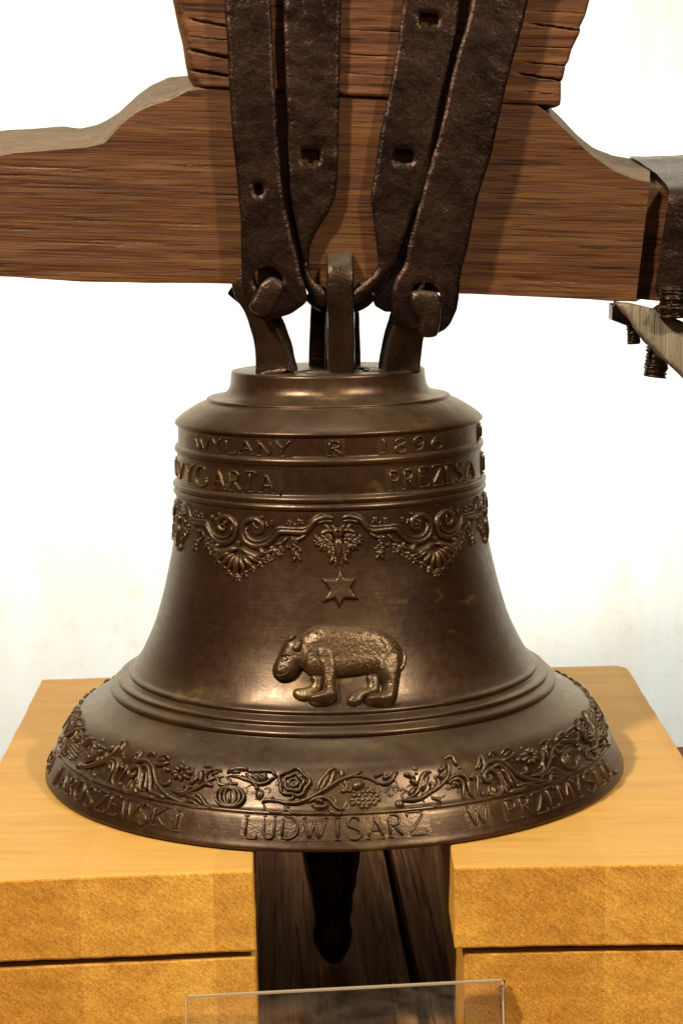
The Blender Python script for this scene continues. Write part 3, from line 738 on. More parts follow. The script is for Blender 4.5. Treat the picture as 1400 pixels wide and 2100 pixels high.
S_(n_, A_, [(700,520),(730,560),(780,588),(860,592),(930,592),(1000,590),(1060,592)], 5); S_(n_, A_, [(445,560),(520,570),(600,590)], 4)
for P in ([(915,490),(945,425),(965,370),(1000,325),(1030,288),(1060,274),(1085,276)], [(945,455),(985,400),(1010,350),(1040,305)], [(985,425),(1030,390),(1050,350),(1062,310),(1085,282)], [(1098,282),(1122,308),(1108,345)]):
    S_(n2, A_, P, 8, .75)
for P in ([(870,520),(920,490),(980,475),(1030,490),(1060,522),(1080,548),(1110,560),(1148,560)], [(900,530),(950,548),(1000,542),(1022,520)], [(925,505),(965,500),(988,525)], [(1020,560),(1060,588),(1100,596),(1132,575)]):
    S_(n2, A_, P, 7, .8)
r_ = 'rose_relief'
for s_, w_ in ((1., 6), (.62, 6)):
    q = [(780+105*s_*(1+.10*math.cos(5*t+.6))*math.cos(t), 372+90*s_*(1+.10*math.cos(5*t+.6))*math.sin(t)) for t in np.linspace(0, 2*math.pi, 26)[:-1]]
    S_(r_, A_, q, w_, .95, 0, True)
for k in range(5):
    t = k*2*math.pi/5+.4; tdot(fr(r_), A_, 780+84*math.cos(t), 372+72*math.sin(t), 26, .5, 22)
S_(r_, A_, [(780+30*math.cos(t), 372+26*math.sin(t)) for t in np.linspace(0, 2*math.pi, 9)[:-1]], 5, 1.1, 0, True)
for k in range(5):
    t = k*2*math.pi/5; tdot(fr(r_), A_, 780+48*math.cos(t), 372+42*math.sin(t), 13, 1.1)
tdot(fr(r_), A_, 780, 372, 13, 1.5); tdot(fr(r_), A_, 780, 372, 85, .15, 74); tdot(fr(r_), A_, 898, 368, 14, .9); tdot(fr(r_), A_, 676, 378, 14, .9)
S_(r_, A_, [(782,455),(772,480),(742,502)], 5)
S_(n_, B_, [(92,335),(96,370),(108,400),(90,432),(132,438)], 5); S_(n_, B_, [(100,345),(150,325),(210,325),(270,340),(310,360),(332,388)], 5)
v_ = 'grape_relief'
S_(v_, B_, [(140,415),(185,390),(238,378)], 13, .55, .5); S_(v_, B_, [(60,438),(100,425),(150,432)], 6)
for y, xs in ((432,(222,258,296)),(460,(165,200,240,280,318)),(490,(150,188,225,262,300,336)),(518,(155,190,230,270,308)),(540,(212,252))):
    for x in xs: tdot(fr(v_), B_, x+random.uniform(-3,3), y+random.uniform(-3,3), 19, 1.)
tdot(fr(v_), B_, 245, 490, 98, .10, 58)
S_(n_, B_, [(300,332),(340,312),(372,302)], 7); S_(n_, B_, [(330,372),(390,376),(430,350),(450,310),(478,290)], 8); S_(n_, B_, [(360,340),(412,330)], 7); S_(n_, B_, [(395,300),(410,325),(432,335)],6)
for k in range(16): tdot(fr(n_), B_, random.uniform(360,520), random.uniform(400,475), random.uniform(8,14), .7)
tdot(fr(n_), B_, 485, 522, 34, .75); tdot(fr(n_), B_, 480, 556, 9, .9); S_(n_, B_, [(485,492),(500,520),(495,550)],4,.9)
S_(n_, B_, [(460,500),(520,495),(580,495),(640,480),(700,440),(760,400),(810,350),(835,300),(832,240),(815,205)], 8)
S_(n_, B_, [(800,210),(830,188),(862,195),(882,230),(902,256)], 7); tdot(fr(n_), B_, 915, 260, 20); tdot(fr(n_), B_, 942, 276, 14); tdot(fr(n_), B_, 905, 240, 10)
for P in ([(530,482),(590,460),(620,420),(635,370),(650,320),(680,300),(718,294)], [(560,340),(590,370),(620,388)], [(510,310),(560,320),(602,350)], [(560,470),(575,430),(600,400)], [(660,330),(650,380),(640,430)], [(690,310),(670,360),(650,440)]):
    S_(n2, B_, P, 8, .75)
tdot(fr(n_), B_, 595, 262, 24, .7, 30); S_(n_, B_, [(600,290),(612,318)], 5)
for P in ([(745,335),(762,370),(742,410),(715,435)], [(758,292),(790,270),(802,235)], [(770,300),(785,330),(812,345)], [(700,360),(720,400),(700,430)]):
    S_(n2, B_, P, 8, .75)
tdot(fr(n_), B_, 745, 330, 18, .9)
for P in ([(800,388),(840,342),(880,318),(930,318),(965,350),(975,400),(990,450),(1028,490)], [(820,382),(870,348),(910,348),(935,390),(938,440),(938,498)], [(850,378),(890,378),(912,412)], [(965,330),(1000,335),(1020,350)]):
    S_(n2, B_, P, 7, .8)
tdot(fr(n_), B_, 872, 392, 22); S_(n_, B_, [(710,480),(760,490),(782,518)], 5); S_(n_, B_, [(690,520),(740,540),(800,545)], 5); S_(n_, B_, [(520,555),(600,545),(680,540)], 5)
tdot(fr(n_), B_, 735, 480, 12); tdot(fr(n_), B_, 905, 430, 14)
S_(n_, B_, [(1030,300),(1042,350),(1040,400),(1048,470)], 5); S_(n_, B_, [(1075,470),(1085,430)],7)
S_(n_, B_, [(1020,285),(1040,240),(1055,185),(1082,215),(1082,270),(1060,310)], 7); S_(n_, B_, [(1040,280),(1055,245),(1060,215)],6)
u_ = 'volute_relief'
for P in ([(348,360),(342,310),(365,268),(410,246),(460,243),(510,258),(560,298),(610,345),(660,372),(720,392),(790,402),(880,396)], [(400,300),(450,275),(490,285),(540,330),(575,375),(610,418),(660,445)],
          [(440,318),(475,350),(500,400),(525,440),(565,470)], [(480,300),(525,345),(552,400),(590,450)], [(480,480),(492,440),(480,400),(440,332),(400,312),(362,328),(348,362),(362,395),(394,398),(406,372),(388,352)],
          [(505,400),(500,465),(462,515),(412,512),(394,480)], [(522,420),(515,470),(545,498)], [(600,440),(680,430),(760,425)], [(545,490),(620,478),(700,455)]):
    S_(u_, D_, P, 8, .75, .2)
tdot(fr(u_), D_, 440, 470, 26, .7, 38); tdot(fr(u_), D_, 384, 372, 12, 1.4)
for P in ([(470,236),(520,230),(570,200),(592,168)], [(392,215),(400,180),(430,174),(444,200)], [(490,192),(510,156),(545,150),(578,165)], [(505,205),(540,180),(560,178)], [(600,240),(640,220)]):
    S_(u_, D_, P, 7, .8)
tdot(fr(u_), D_, 425, 188, 16); tdot(fr(u_), D_, 540, 165, 16)
f_ = 'blossom_relief'
for k in range(8):
    t = k*math.pi/4+.2; S_(f_, D_, [(715+16*math.cos(t),205+16*math.sin(t)),(715+42*math.cos(t+.1),205+42*math.sin(t+.1)),(715+78*math.cos(t),205+68*math.sin(t))], 8, .8, .5)
tdot(fr(f_), D_, 715, 205, 18, 1.2)
S_(f_, D_, [(620,332),(660,342),(690,320),(680,270)], 6); tdot(fr(f_), D_, 655, 130, 18); tdot(fr(f_), D_, 770, 350, 18); tdot(fr(f_), D_, 715, 140, 16)
S_(f_, D_, [(808,150),(822,200),(810,260),(826,320),(790,350),(722,356)], 7); S_(f_, D_, [(830,345),(880,330),(900,300)],6)
S_(f_, D_, [(790,110),(830,85),(860,90),(880,120)], 6); tdot(fr(f_), D_, 830, 120, 14); S_(f_, D_, [(880,140),(920,150),(950,175),(990,150)],6)
fil = fr('scroll_relief'); rf = random.Random(11)
for k in range(70):
    u_ = rf.random(); th0 = (thL+.03)+(PF-.06)*u_; z0 = rf.uniform(.0375, .0595)
    q = rf.uniform(0, 6.28); ln = rf.uniform(.004, .010); cv = rf.uniform(-1.4, 1.4)
    pts = [(th0+ln*math.cos(q+cv*t)*t/.28, z0+ln*math.sin(q+cv*t)*t*.75) for t in np.linspace(-1, 1, 9)]
    pts = [(a, min(.062, max(.0355, b))) for a, b in pts]
    fil.stroke([p[0] for p in pts], [p[1] for p in pts], rf.uniform(.0018, .0030), rf.uniform(.0007, .0013), .45)
protos = []
for nm, rl in frieze.items():
    protos.append(rl.obj(nm.split('|')[0], bell))
FR_LAB = {'rose_relief': 'raised rose blossom in the frieze', 'grape_relief': 'raised bunch of grapes in the frieze', 'pumpkin_relief': 'raised ribbed gourd in the frieze', 'volute_relief': 'raised acanthus volute in the frieze'}
for o in protos:
    if o.name.split('.')[0] in FR_LAB: o['label'] = FR_LAB[o.name.split('.')[0]]
for k in (-2, -1, 1):
    for src in protos:
        o = src.copy(); col.objects.link(o); o.parent = bell; o.rotation_euler = (0, 0, k*PF)

# ------------------------------------------------------------------ crown of the bell
def prism(name, path, secs, mat, parent, smooth=False, bev=.0025, sub=0, nsc=0.):
    """bar swept along 3-D points; secs = (half width, half thickness, roll) per point"""
    bm = bmesh.new(); rings = []
    n = len(path); path = [Vector(p) for p in path]
    for i, p in enumerate(path):
        t = (path[min(n-1, i+1)]-path[max(0, i-1)]).normalized()
        w_, h_, side = secs[i] if isinstance(secs, list) else secs
        s = Vector(side); s = (s-t*s.dot(t)).normalized(); u = t.cross(s)
        rings.append([bm.verts.new(p+s*w_*a+u*h_*b) for a, b in ((1,1),(-1,1),(-1,-1),(1,-1))])
    for i in range(n-1):
        for j in range(4): bm.faces.new((rings[i][j], rings[i][(j+1) % 4], rings[i+1][(j+1) % 4], rings[i+1][j]))
    bm.faces.new(rings[0][::-1]); bm.faces.new(rings[-1])
    bmesh.ops.recalc_face_normals(bm, faces=bm.faces)
    long_e = [e for e in bm.edges if e.is_manifold and e.calc_face_angle(0) > .6]
    bmesh.ops.bevel(bm, geom=long_e, offset=bev, segments=3, affect='EDGES', profile=.5)
    if nsc:
        bmesh.ops.subdivide_edges(bm, edges=[e for e in bm.edges if e.calc_length() > .006], cuts=2, use_grid_fill=True)
        for v in bm.verts: v.co += Vector(noise.noise_vector(v.co*70))*nsc
    return from_bm(name, bm, mat, parent, smooth=True)
def sm(pts, n=5): return [Vector(p) for p in catmull([tuple(p) for p in pts], n)]
X = (1, 0, 0)
# the middle loop, seen edge on: rises, bends back and comes down behind
yl = -.075
P = [at(699,770,yl+.012), at(699,745,yl+.008), at(699,690,yl), at(698,620,yl-.006), at(697,565,yl-.006), at(697,543,yl+.002), at(697,530,yl+.014), at(697,527,yl+.03), at(697,530,yl+.05), at(697,560,yl+.066), at(696,620,yl+.075), at(693,700,yl+.085), at(692,770,yl+.09)]
prism('crown_loop', sm(P, 4), (.0131, .0085, X), CANON, bell, bev=.003, nsc=.0006)
# rear loop, darker behind it
P = [at(686,775,.045), at(686,700,.045), at(686,640,.045), at(687,610,.05), at(688,600,.075), at(688,700,.09), at(688,760,.09)]
prism('crown_loop', sm(P, 3), [( .0275-.0004*i, .010, X) for i in range(len(sm(P, 3)))], CANON, bell, bev=.003, nsc=.0006)
# left loop: foot, sweep up to the left behind the strap
P = [at(568,768,-.050), at(565,740,-.050), at(558,700,-.052), at(543,655,-.055), at(524,617,-.058), at(507,585,-.060), at(503,550,-.058)]
q = sm(P, 4); prism('crown_loop', q, [(.0195-.0075*min(1, i/ (len(q)*.6)), .013, (1, -.25, 0)) for i in range(len(q))], CANON, bell, bev=.003, nsc=.0007)
P = [at(498,610,-.03), at(482,600,-.03), at(470,592,-.03)]
# right loop
P = [at(818,762,-.040), at(820,735,-.040), at(826,700,-.042), at(836,660,-.046), at(850,620,-.052), at(862,585,-.055)]
q = sm(P, 4); prism('crown_loop', q, [(.0195-.003*min(1, i/(len(q)*.6)), .013, (1, .2, 0)) for i in range(len(q))], CANON, bell, bev=.003, nsc=.0007)
# small bosses of rough casting where the loops join the plate
for (x, y, Y) in ((612,765,-.05),(748,756,-.02),(655,772,-.07),(770,763,-.05)):
    c = at(x, y, Y); c.z = .4122
    bm = bmesh.new(); bmesh.ops.create_icosphere(bm, subdivisions=3, radius=.012, matrix=Matrix.Translation(c) @ Matrix.Diagonal((1.2, 1, .22, 1)))
    for v in bm.verts: v.co += Vector(noise.noise_vector(v.co*160))*.0012
    from_bm('casting_lump', bm, CANON, bell, True)

# clapper
cl = thing('bell_clapper', 'black iron clapper end hanging below the bell rim between the blocks', 'clapper')
cpx = 680; cy_ = -.02
def zz(y): return at(cpx, y, cy_).z
def hw(px): return px*(1.95/F)
cxw = at(cpx, 1850, cy_).x
lathe('clapper_shaft', [(.001,.36),(.011,.355),(.011,.30),(.012,.10),(.016,.02)], BLACKIRON, cl, 32, 3, 0, cxw, cy_, 0)
zs_ = [(.0, zz(1600)), (hw(34), zz(1610)), (hw(58), zz(1650)), (hw(66), zz(1700)), (hw(60), zz(1750)), (hw(51), zz(1800)), (hw(41), zz(1850)), (hw(36), zz(1880)), (hw(40), zz(1910)), (hw(38), zz(1932)), (hw(30), zz(1953)), (hw(16), zz(1970)), (.0, zz(1976))]
lathe('clapper_ball', zs_, BLACKIRON, cl, 64, 4, .0022, cxw, cy_, 0)
print('clapper bottom', zz(1976), 'deck', DZ)

# ------------------------------------------------------------------ headstock
head = thing('wooden_headstock', 'dark oak headstock of two timbers with iron straps, carrying the bell', 'headstock')
BY = -.070                                    # front plane of the beams
def interp(xs, pts): return np.interp(xs, [p[0] for p in pts], [p[1] for p in pts])
def beam(name, x0, x1, top_f, top_b, bot, Yf, Yb, mat, step=9, rows=26, rough=.0014, grooves=(), bevel_rows=None):
    xs = np.arange(x0, x1+.1, step); tf = interp(xs, top_f); tbk = interp(xs, top_b); bt = interp(xs, bot)
    V = []; Fc = []; loop = None
    for i, x in enumerate(xs):
        ringp = []
        rr = list(np.linspace(0, 1, rows))
        for f in rr:                           # front face, bottom to top
            y = bt[i]*(1-f)+tf[i]*f; p = at(x+(max(0, x-1200)/121*(f-.5)*30 if name == 'lower_beam' else 0), y, Yf)
            d = rough*(noise.noise(Vector((p.x*6, 3.1, p.z*30)))+.6*noise.noise(Vector((p.x*18, 7.7, p.z*110))))
            for gx0, gy0, gx1, gy1, gw, gd in grooves:
                if gx0 <= x <= gx1:
                    u = (x-gx0)/(gx1-gx0); gy = gy0+(gy1-gy0)*u+2.2*noise.noise(Vector((x*.04, gy0, 0)))
                    e = min(1, u*6, (1-u)*9+.3 if gx1 < 700 else (1-u)*9+.3)
                    d += gd*e*max(0, 1-abs(y-gy)/gw)
            ringp.append(p+Vector((0, d, 0)))
        pf = ringp[-1]
        pb = at(x+(max(0, x-1200)/121*15 if name == 'lower_beam' else 0), tbk[i], Yb)
        for f in (.04, .25, .5, .75, .96, 1.): # over the top
            p = pf.lerp(pb, f); p += Vector((0, 0, .0022*noise.noise(Vector((p.x*14, p.y*22, 2)))+ .001)) ; ringp.append(p)
        bb = at(x-(max(0, x-1200)/121*15 if name == 'lower_beam' else 0), bt[i], Yf); q = Vector((pb.x, Yb, bb.z)); ringp.append(q)
        for f in (.66, .33, .03): ringp.append(Vector((bb.x*(1-f)+q.x*f, bb.y+(q.y-bb.y)*f, bb.z+.0015*noise.noise(Vector((bb.x*20, f*3, 5))))))
        if loop is None: loop = len(ringp)
        V.extend(ringp)
    n = len(xs)
    for i in range(n-1):
        for j in range(loop):
            a = i*loop+j; b = i*loop+(j+1) % loop
            Fc.append((a, b, b+loop, a+loop))
    Fc.append(tuple(range(loop))); Fc.append(tuple((n-1)*loop+j for j in range(loop-1, -1, -1)))
    o = mesh_obj(name, V, [f[::-1] for f in Fc], mat, head)
    me = o.data
    bm = bmesh.new(); bm.from_mesh(me); bmesh.ops.recalc_face_normals(bm, faces=bm.faces)
    for e in bm.edges:
        if e.is_manifold and e.calc_face_angle(0) > .3: e.smooth = False
    bm.to_mesh(me); bm.free()
    return o
tf = [(-160,350),(-60,332),(0,320),(30,314),(100,309),(180,302),(215,294),(232,276),(250,255),(285,228),(325,212),(345,207),(385,187),(405,183),(700,197),(1040,212),(1096,213),(1125,236),(1160,268),(1210,318),(1250,350),(1285,366),(1308,372),(1335,378),(1345,380)]
tb = [(-160,290),(-60,274),(0,271),(20,268),(60,266),(130,260),(165,264),(200,256),(218,248),(245,232),(285,196),(310,178),(348,160),(395,157),(470,178),(700,190),(1040,208),(1098,208),(1120,216),(1150,244),(1180,276),(1215,306),(1250,322),(1290,330),(1345,336)]
bt = [(-160,558),(-40,562),(0,566),(80,572),(170,578),(490,582),(945,602),(1300,618),(1345,620)]
gl = [(random.uniform(-150, 380), 0, 0, 0, 0, 0) for _ in range(0)]
GR = []
rg = random.Random(3)
for k in range(46):
    x0 = rg.choice([rg.uniform(-160, 380), rg.uniform(900, 1180)]); y0 = rg.uniform(330, 590) if x0 < 400 else rg.uniform(300, 600); ln = rg.uniform(60, 240)
    GR.append((x0, y0, min(x0+ln, 1330), y0+ln*.035, rg.uniform(2.2, 3.2), rg.uniform(.0004, .0010)))
beam('lower_beam', -160, 1321, tf, tb, bt, BY, .095, OAK, step=7, rows=110, grooves=GR)
# chamfer strip under the left arm and the recessed tenon under the iron cap
xs = (1296, 1470)
tfR = [(1296,385),(1345,386),(1470,392)]; tbR = [(1296,345),(1345,345),(1470,340)]; btR = [(1296,612),(1345,617),(1470,624)]
beam('beam_tenon', 1300, 1560, tfR, tbR, btR, BY+.014, .085, OAKUP, step=8, rows=30)
tfu = [(330,-140),(400,-140),(1300,-140)]
# upper beam: outline narrower at the foot -> built upright as stacked rows
def upper_beam():
    left = [(-140,330),(-60,340),(0,352),(50,362),(90,372),(130,378),(160,384),(178,397),(186,404)]
    right = [(-140,1262),(-60,1232),(0,1208),(30,1200),(55,1188),(62,1190),(100,1172),(125,1165),(132,1160),(160,1154),(168,1150),(200,1150),(211,1149),(216,1148)]
    rows = 150; cols = 200; V = []; yt = -140
    grooves = [(385,142,470,156,4.5,.010),(380,100,472,120,5,.009),(383,38,470,55,4.5,.006),(1055,150,1160,167,3.2,.006),(1080,48,1195,64,3.2,.005),(1070,128,1165,136,2.6,.004),(1060,186,1150,196,2,.002),(690,60,830,66,2,.002),(690,110,830,118,2,.003),(700,150,830,158,2,.002),(1060,95,1180,100,2,.002),(1050,20,1200,28,2,.002),(385,75,470,83,2,.003)]
    def bot(x): return 184+(x-460)*.0455
    for j in range(rows):
        f = j/(rows-1)
        for i in range(cols):
            u = i/(cols-1)
            # outline first
            y_l = yt+(bot(400)-yt)*f; y_r = yt+(bot(1149)-yt)*f
            xl = interp(y_l, left); xr = interp(y_r, right)
            x = xl+(xr-xl)*u; y = yt+(bot(x)-yt)*f
            p = at(x, y, BY-.004)
            d = .0022*noise.noise(Vector((p.x*8, 1.3, p.z*26)))+.0013*noise.noise(Vector((p.x*22, 9.1, p.z*120)))
            for gx0, gy0, gx1, gy1, gw, gd in grooves:
                if gx0 <= x <= gx1:
                    uu = (x-gx0)/(gx1-gx0); gy = gy0+(gy1-gy0)*uu+1.2*noise.noise(Vector((x*.05, gy0, 0)))+.8*noise.noise(Vector((x*.2, gy0, 4)))
                    d += gd*min(1, uu*5, (1-uu)*5+.5)*max(0, 1-abs(y-gy)/gw)
            e = min(u, 1-u)*(xr-xl)              # rounded arris at both ends
            if x < 700: d += .016*max(0, 1-e/26)**2
            else: d += .002*max(0, 1-e/6)**2
            if f > .97: d += .006*((f-.97)/.03)**2*(1 if x < 700 else .35)
            V.append(p+Vector((0, d, 0)))
    Fc = []
    for j in range(rows-1):
        for i in range(cols-1):
            a = j*cols+i; Fc.append((a, a+1, a+cols+1, a+cols))
    rim = [i for i in range(cols)]+[j*cols+cols-1 for j in range(1, rows)]+[(rows-1)*cols+i for i in range(cols-2, -1, -1)]+[j*cols for j in range(rows-2, 0, -1)]
    prev = rim
    for dy, s in ((.03, .0), (.08, -.002), (.14, -.003)):
        cur = []
        for r_ in rim:
            v = V[r_]; q = Vector((v.x, BY+dy+.01, v.z)); q += Vector(noise.noise_vector(q*22))*.0025; q.x += (.003 if v.x < 0 else -.003)*(dy/.1)
            cur.append(len(V)); V.append(q)
        for k in range(len(rim)):
            k2 = (k+1) % len(rim); Fc.append((prev[k2], prev[k], cur[k], cur[k2]))
        prev = cur
    Fc.append(tuple(prev))
    o = mesh_obj('upper_beam', V, Fc, OAKUP, head)
    bm = bmesh.new(); bm.from_mesh(o.data); bmesh.ops.recalc_face_normals(bm, faces=bm.faces)
    for e in bm.edges:
        if e.is_manifold and e.calc_face_angle(0) > .9: e.smooth = False
    bm.to_mesh(o.data); bm.free()
upper_beam()

def strap(name, outline, holes, Yf, th, label, rg=.00045, bend=None, step=6.):
    P = catmull(outline, 3, True)
    P = P+np.array([[noise.noise(Vector((p[0]*.05, p[1]*.05, 1))*1.0)*1.6, 0] for p in P])
    V2, Fc = cdt_fill(P, holes, step)
    allb = [P]+[np.array(h) for h in holes]
    d = np.min([edge_dist(V2, q) for q in allb], 0)
    n = len(V2); V = []
    def yb(x, y): return bend(x, y) if bend else 0.
    for (x, y), dd in zip(V2, d):
        p = at(x, y, Yf+yb(x, y)); e = max(0, 1-dd/7.)
        off = .0022*e*e+rg*noise.noise(p*45)+rg*.8*noise.noise(p*110)
        V.append(p+Vector((0, off, 0)))
    for (x, y) in V2: V.append(at(x, y, Yf+yb(x, y))+Vector((0, th, 0)))
    F2 = [f[::-1] for f in Fc]+[tuple(q+n for q in f) for f in Fc]
    from collections import Counter
    ec = Counter()
    for f in Fc:
        for a, b in zip(f, f[1:]+f[:1]): ec[(a, b)] += 1
    for (a, b) in list(ec):
        if (b, a) not in ec: F2.append((a, b, b+n, a+n))
    o = mesh_obj(name, V, F2, IRON, head); o['label'] = label
    bm = bmesh.new(); bm.from_mesh(o.data); bmesh.ops.recalc_face_normals(bm, faces=bm.faces)
    for e in bm.edges:
        if e.is_manifold and e.calc_face_angle(0) > .7: e.smooth = False
    bm.to_mesh(o.data); bm.free()
    return o
def circ(cx, cy, rx, ry, n=20, a0=0): return [(cx+rx*math.cos(t+a0)*(1+.05*math.cos(3*t)), cy+ry*math.sin(t+a0)) for t in np.linspace(0, 2*math.pi, n, endpoint=False)]
def rect(cx, cy, w_, h_, sk=0): return [(cx-w_/2+sk, cy-h_/2+2), (cx-w_/2+4, cy-h_/2), (cx+w_/2-4, cy-h_/2), (cx+w_/2, cy-h_/2+4), (cx+w_/2, cy+h_/2-4), (cx+w_/2-4, cy+h_/2), (cx-w_/2+4+sk, cy+h_/2), (cx-w_/2, cy+h_/2-4)]
SY = -.098
s1 = [(452,-120),(457,-50),(460,0),(466,100),(471,200),(476,270),(483,340),(489,400),(494,470),(495,540),(498,590),(505,620),(516,640),(534,655),(560,654),(590,646),(612,634),(629,617),(626,590),(619,568),(606,514),(595,470),(586,428),(579,385),(574,343),(571,300),(568,257),(565,200),(562,143),(558,70),(554,0),(550,-120)]
strap('iron_strap', s1, [circ(548,573,30,27), rect(530,388,17,25)], SY, .009, 'leftmost iron strap with a round eye at its foot')
s2 = [(576,-120),(579,-40),(580,0),(582,80),(585,160),(589,257),(591,330),(591,385),(594,425),(603,457),(611,497),(614,530),(618,560),(626,590),(642,616),(668,632),(676,612),(662,594),(645,578),(635,556),(633,530),(637,503),(649,474),(671,440),(687,402),(692,360),(694,300),(696,200),(697,120),(700,0),(702,-120)]
strap('iron_strap', s2, [rect(637,320,36,30)], SY+.012, .010, 'inner left iron strap narrowing to a hook under the middle loop', .0008)
s3 = [(834,-120),(829,-40),(826,0),(817,74),(806,143),(795,200),(784,250),(777,290),(769,343),(762,385),(761,420),(766,457),(771,500),(775,535),(770,556),(752,576),(734,590),(722,600),(722,622),(738,622),(758,606),(776,582),(795,556),(815,538),(831,490),(849,446),(871,400),(884,345),(890,300),(902,225),(923,143),(937,57),(941,0),(946,-120)]
strap('iron_strap', s3, [rect(828,320,38,28), rect(880,40,37,26)], SY+.010, .010, 'inner right iron strap with two square holes, hooked under the middle loop')
s4 = [(988,-120),(976,-40),(968,0),(957,45),(944,90),(929,143),(911,229),(894,297),(877,354),(865,400),(855,437),(837,503),(829,545),(812,570),(804,595),(803,625),(810,655),(830,678),(860,688),(892,686),(918,670),(933,645),(940,612),(943,571),(950,540),(958,510),(974,429),(987,380),(1003,331),(1020,257),(1043,154),(1066,69),(1083,0),(1108,-120)]
strap('iron_strap', s4, [circ(871,606,30,28)], SY-.004, .010, 'rightmost and widest iron strap, tilted, with a round eye at its foot', .0004)
# dark hook ends and wedge behind the inner straps
P = [at(640,600,SY+.022), at(665,615,SY+.030), at(700,622,SY+.038), at(735,612,SY+.030), at(762,588,SY+.022)]
prism('hook_bar', sm(P, 4), (.0075, .011, (0, 1, 0)), IRON, head, bev=.003, nsc=.001)
P = [at(800,548,-.074), at(785,595,-.074), at(790,636,-.076)]
bm = bmesh.new()
def hull_prism(name, poly, Yf, Yb, mat, parent, bev=.002, rg=.0006, label=None):
    bm = bmesh.new(); f_ = [bm.verts.new(at(x, y, Yf)) for x, y in poly]; b_ = []
    for v in f_: b_.append(bm.verts.new((v.co.x, Yb, v.co.z)))
    bm.faces.new(f_); bm.faces.new(b_[::-1]); n = len(poly)
    for i in range(n): bm.faces.new((f_[i], b_[i], b_[(i+1) % n], f_[(i+1) % n]))
    bmesh.ops.recalc_face_normals(bm, faces=bm.faces)
    bmesh.ops.bevel(bm, geom=bm.edges[:], offset=bev, segments=3, affect='EDGES', profile=.5)
    bmesh.ops.subdivide_edges(bm, edges=[e for e in bm.edges if e.calc_length() > .012], cuts=3, use_grid_fill=True)
    for v in bm.verts: v.co += Vector(noise.noise_vector(v.co*80))*rg
    o = from_bm(name, bm, mat, parent, True)
    bm2 = bmesh.new(); bm2.from_mesh(o.data)
    for e in bm2.edges:
        if e.is_manifold and e.calc_face_angle(0) > .6: e.smooth = False
    bm2.to_mesh(o.data); bm2.free()
    if label: o['label'] = label
    return o
hull_prism('wedge', [(762,560),(835,470),(850,560),(812,640),(790,640),(768,628)], -.080, -.02, BLACKIRON, head)
hull_prism('wedge', [(500,545),(600,545),(590,615),(560,632),(520,628),(500,600)], -.062, -.02, BLACKIRON, head)  # black piece added behind the strap so its eye shows dark
hull_prism('wedge', [(465,602),(478,584),(492,600),(497,628)], -.050, -.032, CANON, head)
# pins through the eyes of the outer straps
def pin(path, w_, h_, side, name='strap_pin'):
    return prism(name, sm(path, 4), (w_, h_, side), CANON, head, bev=.0035, nsc=.0007)
d1 = (at(583,580,-.12)-at(525,640,-.12)).normalized()
hull_prism('strap_pin', [(556,568),(581,582),(583,597),(558,640),(540,652),(516,640),(510,627),(535,580)], -.122, -.075, CANON, head, .0035, .0006)
hull_prism('strap_pin', [(842,600),(866,597),(900,601),(905,625),(903,655),(897,690),(875,694),(860,690),(862,650),(850,640),(841,622)], -.126, -.075, CANON, head, .0035, .0006)

# iron cap, bolts and stay at the right end
cap = thing('iron_end_cap', 'dark iron cap wrapped over the right end of the oak headstock', 'cap')
bmv = []; 
yb_, yf_ = .10, BY-.006
def sheet(name, grid, th, mat, parent, nrm):
    nI, nJ = len(grid), len(grid[0]); V = []; Fc = []
    for s in (0, 1):
        for r_ in grid:
            for p in r_:
                q = p+Vector(nrm)*th*s; V.append(q+Vector(noise.noise_vector(q*60))*.0009)
    o_ = nI*nJ
    for i in range(nI-1):
        for j in range(nJ-1):
            a = i*nJ+j; Fc.append((a, a+1, a+nJ+1, a+nJ)); Fc.append((a+o_, a+nJ+o_, a+nJ+1+o_, a+1+o_))
    rim = [j for j in range(nJ)]+[i*nJ+nJ-1 for i in range(1, nI)]+[(nI-1)*nJ+j for j in range(nJ-2, -1, -1)]+[i*nJ for i in range(nI-2, 0, -1)]
    for k in range(len(rim)):
        a, b = rim[k], rim[(k+1) % len(rim)]; Fc.append((a, a+o_, b+o_, b))
    o = mesh_obj(name, V, Fc, mat, parent)
    bm = bmesh.new(); bm.from_mesh(o.data); bmesh.ops.recalc_face_normals(bm, faces=bm.faces)
    for e in bm.edges:
        if e.is_manifold and e.calc_face_angle(0) > .9: e.smooth = False
    bm.to_mesh(o.data); bm.free(); return o
